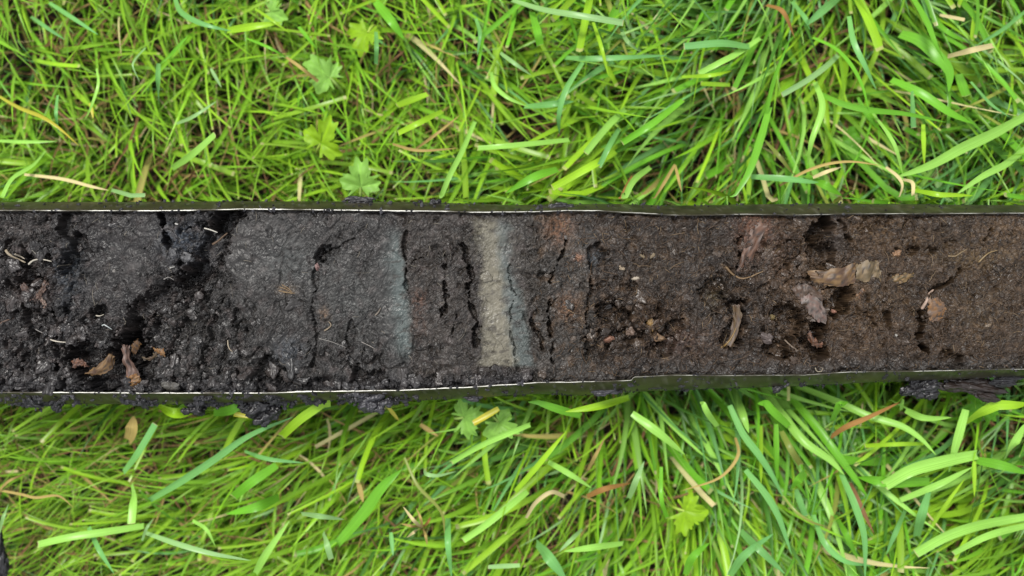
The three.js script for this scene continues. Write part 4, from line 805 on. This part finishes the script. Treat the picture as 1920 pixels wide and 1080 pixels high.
clod('small grey mud lump under the near rim, below the pale clay band', 886, 741, 53, 36, 16, GREY);
clod('little grey mud lump under the near rim, left of the clay bands', 782, 736, 57, 16, 18, GREY);
clod('mud crust on the near wall at the step in the rim', 1135, 729, 55, 50, 18, GREY);
clod('dark mud crust on the near wall, right of the step in the rim', 1225, 722, 54, 46, 16, BLACK);
clod('small black mud knob below the auger, right half', 1462, 722, 52, 26, 20, BLACK, 0.4);
clod('glossy black mud clod hanging below the auger, towards the right end', 1728, 729, 50, 58, 40, BLACK, 0.3);
clod('wide crumbly dark brown mud clod below the auger at the right end', 1835, 727, 50, 104, 34, PEAT, -0.12);
clod('dark peaty mud crust on the near wall at the right edge', 1886, 713, 53, 54, 16, BLACK);
clod('black lump in the grass at the lower left corner of the lawn', -4, 1052, 30, 34, 96, BLACK);  // dark corner lump, built with the shape and colour of the clods
{ // specks of mud on the walls, on the rims
  const r = rng(31), lumps = []; for (let k = 0; k < 3; k++) { const l = new THREE.IcosahedronGeometry(1, 2), p = l.attributes.position; for (let i = 0; i < p.count; i++) { const x = p.getX(i), y = p.getY(i), z = p.getZ(i), q = 1 + 0.6 * noise(x * 1.5 + k * 5, z * 1.5 + y); p.setXYZ(i, x * q, y * q * 0.7, z * q); } l.computeVertexNormals(); lumps.push(l); }
  const lists = [[], [], []];
  for (let k = 0; k < 2600; k++) {
    const px = -40 + r() * 2000, top = r() < 0.42, f = r(), near = r() < 0.16 + 0.5 * sm(0.1, 0.4, noise(px / 40 + 8, top ? 1 : 6)); if (noise(px / 45, top ? 3 : 9) + 0.3 < r() * 0.75 && !near) continue;
    const a = near ? 0.02 * f : f, fi = a * Math.PI / 2, z0 = rimZ(px, top), z1 = sideZ(px, top), s = (0.5 + 2.4 * r() ** 3) * S * (px < 1100 ? 1.25 : 0.85);
    lists[k % 3].push([X(px), RY - BULGE * a + (near ? 0.05 * MM : 0), z0 + (z1 - z0) * Math.sin(fi) + (near ? (top ? 1 : -1) * r() * 4 * S : 0), s, r() * 6, r()]);
  }
  const E = new THREE.Euler(), Q = new THREE.Quaternion(), m4 = new THREE.Matrix4();
  lists.forEach((list, k) => {
    const im = new THREE.InstancedMesh(lumps[k], new THREE.MeshPhysicalMaterial({ name: 'mud_speck', roughness: 0.4, specularIntensity: 0.5 }), list.length);
    list.forEach(([x, y, z, s, a, b], i) => { Q.setFromEuler(E.set(a, a * 2, a * 3)); m4.compose(new THREE.Vector3(x, y, z), Q, new THREE.Vector3(s * (1 + b), s, s)); im.setMatrixAt(i, m4); im.setColorAt(i, new THREE.Color().setRGB(...(b < 0.75 ? BLACK : GREY))); });
    im.name = 'mud_speck'; im.castShadow = im.receiveShadow = true; gouge.add(tag(im, null, null, null, 'stuff'));
  });
}

{ // mud crusted along the walls, thick on the near side at the left
  const r = rng(57), kinds = [0, 1, 2, 3].map((k) => clodGeometry(200 + k, 1, 0.8, 1, [1, 1, 1], 4, 5)), lists = kinds.map(() => []);
  for (let tries = 0, made = 0; tries < 9000 && made < 420; tries++) {
    const px = -40 + r() * 2000, near = r() < 0.8, p = near ? (px < 760 ? 0.85 : 0.22) : (px > 150 && px < 900 ? 0.3 : 0.08);
    if (r() > p * sm(-0.15, 0.25, noise(px / 70 + 2, near ? 5 : 15))) continue;
    made++;
    const a = 0.08 + 0.85 * r(), fi = a * Math.PI / 2, z0 = rimZ(px, !near), z1 = sideZ(px, !near), s = (1.6 + 5.5 * r() ** 2) * S * (near && px < 760 ? 1.25 : 0.75);
    lists[made % 4].push([X(px), RY - BULGE * a, z0 + (z1 - z0) * Math.sin(fi), s, r() * 6.283, r()]);
  }
  const E = new THREE.Euler(), Q = new THREE.Quaternion(), m4 = new THREE.Matrix4();
  lists.forEach((list, k) => {
    const im = new THREE.InstancedMesh(kinds[k], new THREE.MeshPhysicalMaterial({ name: 'mud_crust', roughness: 0.36, specularIntensity: 0.5 }), list.length);
    list.forEach(([x, y, z, s, a, b], i) => { Q.setFromEuler(E.set((b - 0.5) * 0.8, a, (b - 0.5))); m4.compose(new THREE.Vector3(x, y, z), Q, new THREE.Vector3(s * (1 + b), s * 0.8, s)); im.setMatrixAt(i, m4); im.setColorAt(i, new THREE.Color().setRGB(...mix3(BLACK, GREY, b * b))); });
    im.name = 'mud_crust'; im.castShadow = im.receiveShadow = true; gouge.add(tag(im, null, null, null, 'stuff'));
  });
}

// ------------------------------------------------------------------ plant remains in the core
// a curved scrap with thickness between two edges, each a row of [x, y, millimetres above the soil]
function scrap(name, label, category, c0, c1, A, B, bulge, wrinkle, group) {
  const nu = 22, nv = 9, seed = A[0][0] * 0.13, line = (P) => new THREE.CatmullRomCurve3(P.map(([x, y, h]) => new THREE.Vector3(X(x), RY + (h * 0.85 - 1.5) * MM, Z(y))), false, 'centripetal').getPoints(nu), a = line(A), b = line(B), p = [], c = [], ix = [], v = new THREE.Vector3(), th = 0.16 * MM;
  for (let side = 0; side < 2; side++) for (let i = 0; i <= nu; i++) for (let j = 0; j <= nv; j++) {
    const t = j / nv, u = i / nu, w = wrinkle * MM; v.lerpVectors(a[i], b[i], t + 0.1 * noise(u * 4 + seed, 5 * side * 0 + t * 2));
    const hgt = bulge * MM * Math.sin(t * Math.PI) + w * noise(u * 5 + seed, t * 2.4) + 1.1 * w * (0.3 - Math.abs(noise(u * 4 - seed, t * 7))) + 0.45 * w * noise(u * 15, t * 15 + seed);
    const rag = (i === 0 || i === nu || j === 0 || j === nv) ? 1.1 * MM : (j === 1 || j === nv - 1) ? 0.4 * MM : 0;
    p.push(v.x + rag * noise(u * 7 + seed, t * 6), v.y + hgt - side * th, v.z + rag * noise(u * 9 + 5, t * 7 + seed));
    const m = sm(-0.35, 0.4, fbm(u * 4 + seed, t * 5, 3)), rib = 0.85 + 0.3 * Math.abs(Math.sin(t * 14 + u * 2 + noise(u * 4, t * 4 + seed) * 2));
    const dirt = sm(0.12, 0.4, fbm(u * 7 - seed, t * 4 + 9, 3)); c.push(...mix3(mix3(c0, c1, m).map((q) => q * rib * 0.74), [0.014, 0.011, 0.01], dirt * 0.85));
  }
  const n1 = (nu + 1) * (nv + 1), at = (i, j) => i * (nv + 1) + j;
  for (let i = 0; i < nu; i++) for (let j = 0; j < nv; j++) { const q = at(i, j), d = q + nv + 1; ix.push(q, q + 1, d, q + 1, d + 1, d, n1 + q, n1 + d, n1 + q + 1, n1 + q + 1, n1 + d, n1 + d + 1); }
  for (let i = 0; i < nu; i++) for (const j of [0, nv]) { const q = at(i, j), d = at(i + 1, j); ix.push(q, d, n1 + q, d, n1 + d, n1 + q); }
  for (let j = 0; j < nv; j++) for (const i of [0, nu]) { const q = at(i, j), d = at(i, j + 1); ix.push(q, n1 + q, d, d, n1 + q, n1 + d); }
  tag(mesh(name, geo(p, ix, c), M.scrap, scene), label, category, group);
}
const LEAFG = 'dead leaf pieces in the core', TAN = [0.13, 0.075, 0.028], AMBER = [0.14, 0.058, 0.012], UMBER = [0.045, 0.022, 0.011], PINK = [0.10, 0.058, 0.045], RUST = [0.095, 0.038, 0.017], ASH = [0.085, 0.07, 0.06];
scrap('dead_leaf', 'curled brown dead leaf cupped over a hollow near the lower left of the core', 'dead leaf', TAN, UMBER, [[157, 699, -0.5], [180, 688, 1.6], [203, 668, 2.6], [211, 659, 1.8]], [[158, 703, -1.0], [184, 704, 0.6], [206, 693, 1.0], [214, 674, 0.6]], 0.9, 0.5, LEAFG);
scrap('dead_leaf', 'twisted pinkish-brown dead leaf standing beside the curled one', 'dead leaf', PINK, UMBER, [[227, 646, 0.6], [230, 672, 1.6], [236, 702, 1.4], [238, 726, 0.2]], [[238, 648, 0.2], [244, 674, 0.4], [258, 700, 0.9], [262, 722, -0.2]], 0.7, 0.7, LEAFG);
scrap('dead_leaf', 'amber dead leaf foot below the twisted pinkish leaf, against the rim', 'dead leaf', AMBER, TAN, [[237, 706, 1.6], [240, 718, 1.9], [240, 729, 0.6]], [[258, 700, 1.6], [263, 712, 1.4], [260, 726, 0.2]], 0.5, 0.9, LEAFG);
scrap('dead_leaf', 'dark amber dead leaf tip behind the twisted leaf in the crevice', 'dead leaf', [0.075, 0.036, 0.008], UMBER, [[240, 652, -1.0], [246, 643, -0.2], [256, 635, 0.4]], [[243, 668, -2.0], [252, 658, -1.2], [260, 646, -0.6]], 0.5, 0.3, LEAFG);
scrap('dead_leaf', 'small amber leaf flap right of the twisted leaf', 'dead leaf', AMBER, TAN, [[283, 651, 0.5], [295, 654, 1.3], [307, 655, 0.9]], [[290, 660, 0.2], [299, 666, 0.7], [307, 670, 0.3]], 0.4, 0.3, LEAFG);
scrap('dead_leaf', 'olive leaf stalk curving up to the small amber flap', 'dead leaf', [0.06, 0.042, 0.018], UMBER, [[262, 670, -0.8], [276, 671, -0.2], [287, 663, 0.5], [291, 655, 0.7]], [[263, 675, -1.0], [278, 676, -0.6], [291, 668, 0.2], [295, 658, 0.6]], 0.3, 0.2, LEAFG);
scrap('dead_leaf', 'reddish shred left of the curled brown leaf', 'dead leaf', RUST, PINK, [[132, 676, 0.8], [146, 672, 1.4], [160, 680, 1.0]], [[136, 690, 0.3], [150, 686, 1.0], [164, 688, 0.3]], 0.4, 0.9, LEAFG);
scrap('dead_leaf', 'dull pink shred at the left edge of the core, left of a pair', 'dead leaf', [0.07, 0.043, 0.036], UMBER, [[34, 534, 0.2], [40, 548, 0.9], [52, 566, 0.6]], [[44, 530, 0.3], [54, 545, 0.9], [62, 560, 0.4]], 0.5, 0.8, LEAFG);
scrap('dead_leaf', 'dull pink shred at the left edge of the core, right of a pair', 'dead leaf', [0.085, 0.05, 0.038], UMBER, [[62, 556, 0.2], [72, 542, 0.9], [82, 524, 0.8]], [[70, 562, 0.1], [80, 548, 0.6], [88, 530, 0.4]], 0.5, 0.6, LEAFG);
scrap('dead_leaf', 'pale cream shred below the pink pair at the left edge', 'dead leaf', [0.16, 0.12, 0.09], PINK, [[70, 562, 0.5], [76, 568, 0.9], [80, 578, 0.3]], [[76, 558, 0.5], [82, 566, 0.8], [83, 576, 0.3]], 0.3, 0.4, LEAFG);
scrap('dead_leaf', 'large tan papery leaf remnant in the right third of the core', 'dead leaf', TAN, UMBER, [[1514, 508, 0.3], [1545, 507, 1.2], [1580, 500, 1.5], [1606, 493, 1.0]], [[1522, 526, 0.2], [1550, 536, 0.6], [1582, 538, 0.8], [1604, 530, 0.4]], 0.7, 1.1, LEAFG);
scrap('dead_leaf', 'tan ribbed leaf remnant ending in a curled point, right of the large papery one', 'dead leaf', [0.12, 0.082, 0.04], [0.06, 0.043, 0.02], [[1606, 494, 0.7], [1630, 489, 1.2], [1648, 490, 0.9], [1652, 498, 0.6]], [[1606, 528, 0.4], [1626, 528, 0.7], [1642, 520, 0.6], [1656, 530, 0.2]], 0.5, 1.0, LEAFG);
scrap('dead_leaf', 'yellow-tan shred at the right end of the papery remnants', 'dead leaf', TAN, [0.06, 0.045, 0.014], [[1672, 520, 0.5], [1692, 512, 1.0], [1716, 512, 0.5]], [[1668, 532, 0.2], [1690, 530, 0.5], [1714, 520, 0.2]], 0.3, 0.6, LEAFG);
scrap('dead_leaf', 'pinkish-grey shiny leaf sheet above a dark hollow, right third of the core', 'dead leaf', ASH, PINK, [[1500, 556, 0.6], [1520, 552, 1.6], [1540, 566, 1.4], [1552, 590, 0.8]], [[1506, 580, 0.2], [1520, 590, 1.0], [1534, 602, 0.8], [1550, 608, 0.1]], 0.7, 0.8, LEAFG);
scrap('dead_leaf', 'dull brown leaf flap above the pinkish-grey sheet', 'dead leaf', [0.06, 0.04, 0.028], UMBER, [[1484, 538, 0.6], [1510, 530, 1.2], [1540, 545, 0.9]], [[1496, 560, 0.4], [1520, 556, 0.9], [1544, 566, 0.4]], 0.5, 0.9, LEAFG);
scrap('dead_leaf', 'red-brown leaf strip in the deep hollow, right third of the core', 'dead leaf', RUST, UMBER, [[1522, 618, -2.0], [1532, 634, -1.6], [1548, 642, -0.8]], [[1520, 634, -2.6], [1532, 650, -2.4], [1546, 654, -1.8]], 0.4, 0.5, LEAFG);
scrap('dead_leaf', 'rust-coloured leaf strip right of the diagonal black hole', 'dead leaf', [0.12, 0.062, 0.026], UMBER, [[1596, 568, 0.3], [1606, 554, 0.9], [1620, 540, 0.7]], [[1602, 578, 0.1], [1612, 562, 0.5], [1626, 546, 0.2]], 0.4, 0.5, LEAFG);
scrap('bark_flake', 'fibrous red bark flake reaching down from the far rim, right half of the core', 'bark flake', [0.085, 0.04, 0.022], [0.045, 0.026, 0.018], [[1398, 412, 0.4], [1398, 444, 0.8], [1392, 478, 0.7], [1384, 508, 0.3]], [[1444, 410, 0.1], [1432, 440, 0.3], [1416, 480, 0.2], [1396, 512, 0.0]], 0.25, 1.3);
scrap('dead_leaf', 'brown leaf scrap with an orange edge beside the narrow upright crack, right end', 'dead leaf', [0.075, 0.045, 0.028], [0.12, 0.055, 0.014], [[1744, 560, 0.4], [1742, 580, 0.7], [1746, 604, 0.2]], [[1764, 558, 0.4], [1776, 580, 0.8], [1768, 602, 0.2]], 0.4, 0.4, LEAFG);
scrap('dead_leaf', 'amber leaf lining in the tall hollow, middle of the right half', 'dead leaf', [0.06, 0.036, 0.012], UMBER, [[1392, 572, -1.6], [1394, 600, -1.4], [1386, 630, -1.6], [1374, 652, -1.2]], [[1380, 572, -2.8], [1380, 600, -3.0], [1374, 626, -2.8], [1366, 648, -2.0]], 0.2, 0.3, LEAFG);
// small chips, seeds and stones pressed into the cut face
function chip(name, label, category, px, py, w, h, turn, c, up = 0.5, group) {
  const g = clodGeometry(140 + px * 0.37 % 50, w * S / 1.5, Math.min(w, h) * S * 0.5, h * S / 1.5, c.map((q) => q * 0.75), 1, 6), m = mesh(name, g, M.scrap, scene);
  m.position.set(X(px), Math.max(soilY(px, py), RY - 2.2 * MM) + up * 0.3 * MM, Z(py)); m.rotation.set(0.1, -turn, 0.1);
  tag(m, label, category, group);
}
chip('seed', 'flat oval grey-brown seed by the near rim, right of the dry leaves', 'seed', 318, 724, 32, 17, 0.1, [0.04, 0.036, 0.03]);
chip('soil_lump', 'pale grey angular soil lump at the edge of the black crevice, right one of two', 'soil lump', 347, 483, 26, 20, 0.4, [0.05, 0.049, 0.05], 1);
chip('soil_lump', 'pale grey angular soil lump at the edge of the black crevice, left one of two', 'soil lump', 324, 477, 18, 24, -0.3, [0.038, 0.037, 0.039], 1);
chip('plant_chip', 'pale cream chip near the middle of the brown peat', 'plant chip', 1192, 522, 15, 7, 0, [0.24, 0.2, 0.15]);
chip('plant_chip', 'yellowish chip up left of the cream one in the brown peat', 'plant chip', 1167, 503, 12, 9, 0.7, [0.17, 0.13, 0.085]);
chip('plant_chip', 'tan husk petal in the brown peat, left of a pair under the far rim', 'plant chip', 1205, 481, 12, 6, 0.6, [0.11, 0.082, 0.045]);
chip('plant_chip', 'tan husk petal in the brown peat, right of a pair under the far rim', 'plant chip', 1224, 480, 12, 6, -0.8, [0.12, 0.088, 0.05]);
chip('wood_chip', 'orange-pink wood chip low in the brown peat', 'wood chip', 1141, 636, 25, 13, -0.15, [0.12, 0.055, 0.032]);
chip('seed', 'amber toothed seed husk low in the brown peat', 'seed', 1221, 606, 12, 28, -0.2, [0.12, 0.068, 0.018]);
chip('wood_chip', 'tan wood chip right of the toothed seed husk', 'wood chip', 1236, 634, 22, 13, 0.2, [0.1, 0.058, 0.028]);
chip('plant_chip', 'pinkish pointed chip left of the toothed seed husk', 'plant chip', 1184, 622, 14, 18, 0.5, [0.085, 0.056, 0.04]);
chip('wood_chip', 'small orange chip between the two rusty patches', 'wood chip', 1086, 483, 14, 12, 0.4, [0.12, 0.062, 0.036]);
chip('plant_chip', 'orange triangular chip in the upper brown peat, right end', 'plant chip', 1683, 475, 17, 12, -0.6, [0.14, 0.075, 0.035]);
chip('stone', 'tiny white quartz grain low at the right end of the core', 'stone', 1683, 629, 5, 5, 0, [0.2, 0.19, 0.17], 0);
chip('stone', 'tiny pale grain in the smooth black patch at the left', 'stone', 211, 508, 7, 7, 0, [0.12, 0.11, 0.1], 1);
chip('plant_chip', 'pink root nub at the top of the crack in the grey silt', 'plant chip', 593, 500, 9, 14, -0.3, [0.13, 0.075, 0.068], 2);
chip('plant_chip', 'yellow chip in the messy hollow, right third of the core', 'plant chip', 1452, 595, 12, 9, 0.3, [0.085, 0.06, 0.018]);
chip('plant_chip', 'dull pink lump under the messy hollow, right third of the core', 'plant chip', 1440, 634, 26, 18, 0.6, [0.06, 0.045, 0.04]);
chip('plant_chip', 'small orange shell-like chip left of the diagonal black hole', 'plant chip', 1567, 584, 11, 6, 0.3, [0.14, 0.062, 0.038]);
// roots, hairs and twigs
let roots = 0;
function rootlet(name, label, category, c, w, pts, branch, lift = 0.35) {
  const line = (P, w0, w1) => {
    const cv = new THREE.CatmullRomCurve3(P.map(([x, y, h = 0], i) => new THREE.Vector3(X(x), Math.max(soilY(x, y), RY - 3.2 * MM) + (lift + h) * MM + 0.1 * MM * Math.sin(i * 2.1), Z(y)))), n = P.length * 6, g = new THREE.TubeGeometry(cv, n, 1, 7), p = g.attributes.position, col = new Float32Array(p.count * 3);
    for (let i = 0; i <= n; i++) { const o = cv.getPointAt(i / n), t = i / n, R = mix(w0, w1, t) * S / 2 * (i === 0 || i === n ? 0.4 : 1 + 0.25 * noise(i * 0.7, roots * 3)); for (let j = 0; j <= 7; j++) { const k = i * 8 + j; p.setXYZ(k, o.x + (p.getX(k) - o.x) * R, o.y + (p.getY(k) - o.y) * R, o.z + (p.getZ(k) - o.z) * R); const q = 0.85 + 0.4 * noise(i * 0.5 + roots, j * 0.6); col.set([c[0] * q, c[1] * q, c[2] * q], k * 3); } }
    g.setAttribute('color', new THREE.BufferAttribute(col, 3)); g.computeVertexNormals(); return g;
  };
  roots++;
  w *= 0.82; const parts = [line(pts, w, w * 0.5)]; if (branch) parts.push(line(branch, w * 0.7, w * 0.3));
  tag(mesh(name, parts.length > 1 ? mergeGeometries(parts) : parts[0], M.root, scene), label, category);
}
const WHITE = [0.32, 0.29, 0.235], CREAM = [0.22, 0.18, 0.125], DULL = [0.14, 0.13, 0.12], TWIG = [0.075, 0.048, 0.03];
rootlet('rootlet', 'forked whitish rootlet at the left end of the core', 'rootlet', WHITE, 4.5, [[49, 496], [57, 489], [67, 486], [80, 487], [93, 490]], [[67, 486], [65, 478], [63, 469]], 1.9);
rootlet('rootlet', 'thick cream rootlet at the left edge of the core', 'rootlet', CREAM, 7, [[5, 468], [14, 476], [26, 485], [40, 492]], null, 0.7);
rootlet('rootlet', 'thinner cream rootlet lying against the thick one', 'rootlet', [0.2, 0.17, 0.13], 5, [[25, 476], [32, 481], [38, 485]], null, 0.7);
rootlet('rootlet', 'long straight white hair root, lower left part of the core', 'rootlet', WHITE, 3.4, [[90, 637], [106, 640], [122, 642], [141, 641]], null, 0.7);
rootlet('rootlet', 'grey wavy hair root above the straight white one', 'rootlet', DULL, 2.8, [[57, 618], [72, 625], [86, 625], [96, 622], [103, 629]]);
rootlet('rootlet', 'short white root at the far rim beside the crevice', 'rootlet', [0.36, 0.34, 0.29], 3.6, [[379, 427], [390, 430], [403, 435]], null, 0.8);
rootlet('rootlet', 'white speck of root at the far rim left of the crevice', 'rootlet', [0.3, 0.29, 0.27], 5, [[327, 419], [335, 421]], null, 0.8);
rootlet('rootlet', 'tiny white curved root at the foot of the smooth black patch', 'rootlet', WHITE, 3.6, [[173, 592], [180, 593], [188, 590]], null, 0.8);
rootlet('rootlet', 'small bluish-white arc of root right of the tiny white one', 'rootlet', [0.28, 0.3, 0.29], 3.4, [[187, 611], [194, 609], [201, 612], [208, 618]], null, 0.7);
rootlet('rootlet', 'small grey arc of root inside the crevice', 'rootlet', DULL, 3.2, [[308, 524], [315, 520], [323, 525]], null, 1.6);
rootlet('rootlet', 'tiny pale root at the edge of the crevice under the grey lumps', 'rootlet', [0.25, 0.24, 0.22], 3, [[317, 503], [322, 501], [327, 500]], null, 0.8);
rootlet('root_hair', 'fine straight hair in the grey silt, left one of a pair', 'root hair', [0.16, 0.15, 0.135], 2, [[596, 635], [620, 641], [648, 652]]);
rootlet('root_hair', 'fine straight hair in the grey silt, right one of a pair', 'root hair', [0.2, 0.18, 0.16], 2, [[676, 641], [692, 649], [713, 661]]);
rootlet('rootlet', 'cream hook-shaped root below the smooth silt', 'rootlet', CREAM, 3, [[425, 638], [426, 648], [430, 655], [435, 660]]);
rootlet('rootlet', 'tan bent root by the crack in the grey silt', 'rootlet', [0.16, 0.125, 0.085], 4, [[606, 621], [615, 615], [619, 610], [614, 603]]);
rootlet('rootlet', 'tan root stub left of the blue-grey clay band', 'rootlet', [0.12, 0.1, 0.08], 4.5, [[702, 592], [708, 586], [713, 577]]);
rootlet('twig', 'brown curved twig in the black crevice by the far rim', 'twig', TWIG, 6, [[394, 458], [404, 452], [414, 443], [423, 436]], null, 1.2);
rootlet('twig', 'brown twig end at the left edge of the core', 'twig', [0.09, 0.06, 0.045], 5, [[-4, 608], [8, 602], [20, 597]]);
rootlet('twig', 'tan angled twig above the round hollow, right half', 'twig', [0.13, 0.085, 0.045], 6, [[1362, 500], [1376, 514], [1390, 522], [1410, 519]], [[1410, 519], [1422, 513], [1432, 509]], 0.6);
rootlet('rootlet', 'glossy pale root tip at the head of the narrow upright crack', 'rootlet', [0.24, 0.17, 0.13], 8, [[1731, 580], [1738, 564], [1746, 553], [1757, 543]], null, 0.9);
rootlet('rootlet', 'tan wavy root in the lower mess, right third of the core', 'rootlet', [0.12, 0.09, 0.065], 4, [[1476, 638], [1486, 650], [1494, 655], [1500, 667]]);
rootlet('rootlet', 'pale loop of root beside the near rim, right third of the core', 'rootlet', [0.22, 0.19, 0.14], 3, [[1531, 690], [1535, 697], [1543, 697], [1545, 691]]);
rootlet('rootlet', 'straw-coloured root fibre in the upper right end of the core', 'rootlet', [0.15, 0.105, 0.05], 4, [[1838, 492], [1848, 480], [1860, 473], [1874, 469]]);
rootlet('rootlet', 'tan root fibre left of the straw-coloured one', 'rootlet', [0.12, 0.085, 0.045], 4, [[1778, 480], [1792, 480], [1804, 473], [1816, 466]]);
rootlet('rootlet', 'amber root at the foot of the tall hollow', 'rootlet', [0.13, 0.08, 0.025], 5, [[1352, 652], [1364, 648], [1376, 634], [1385, 615]]);
for (const [i, [x, y, dx, dy]] of [[523, 538, 22, 10], [527, 534, 20, 14], [521, 545, 26, 6], [530, 548, 22, 2]].entries()) rootlet('straw_fibre', ['upper strand of the straw tuft in the grey silt', 'steepest strand of the straw tuft in the grey silt', 'lower long strand of the straw tuft in the grey silt', 'lowest flat strand of the straw tuft in the grey silt'][i], 'straw fibre', [0.15, 0.1, 0.05], 2.4, [[x, y], [x + dx * 0.5, y + dy * 0.4], [x + dx, y + dy]]);


// ------------------------------------------------------------------ draw
const renderer = new THREE.WebGLRenderer({ antialias: true });
renderer.toneMapping = THREE.LinearToneMapping;
renderer.toneMappingExposure = EXPOSURE;
renderer.shadowMap.enabled = true;
renderer.setSize(1024, 576);
renderer.render(scene, camera);
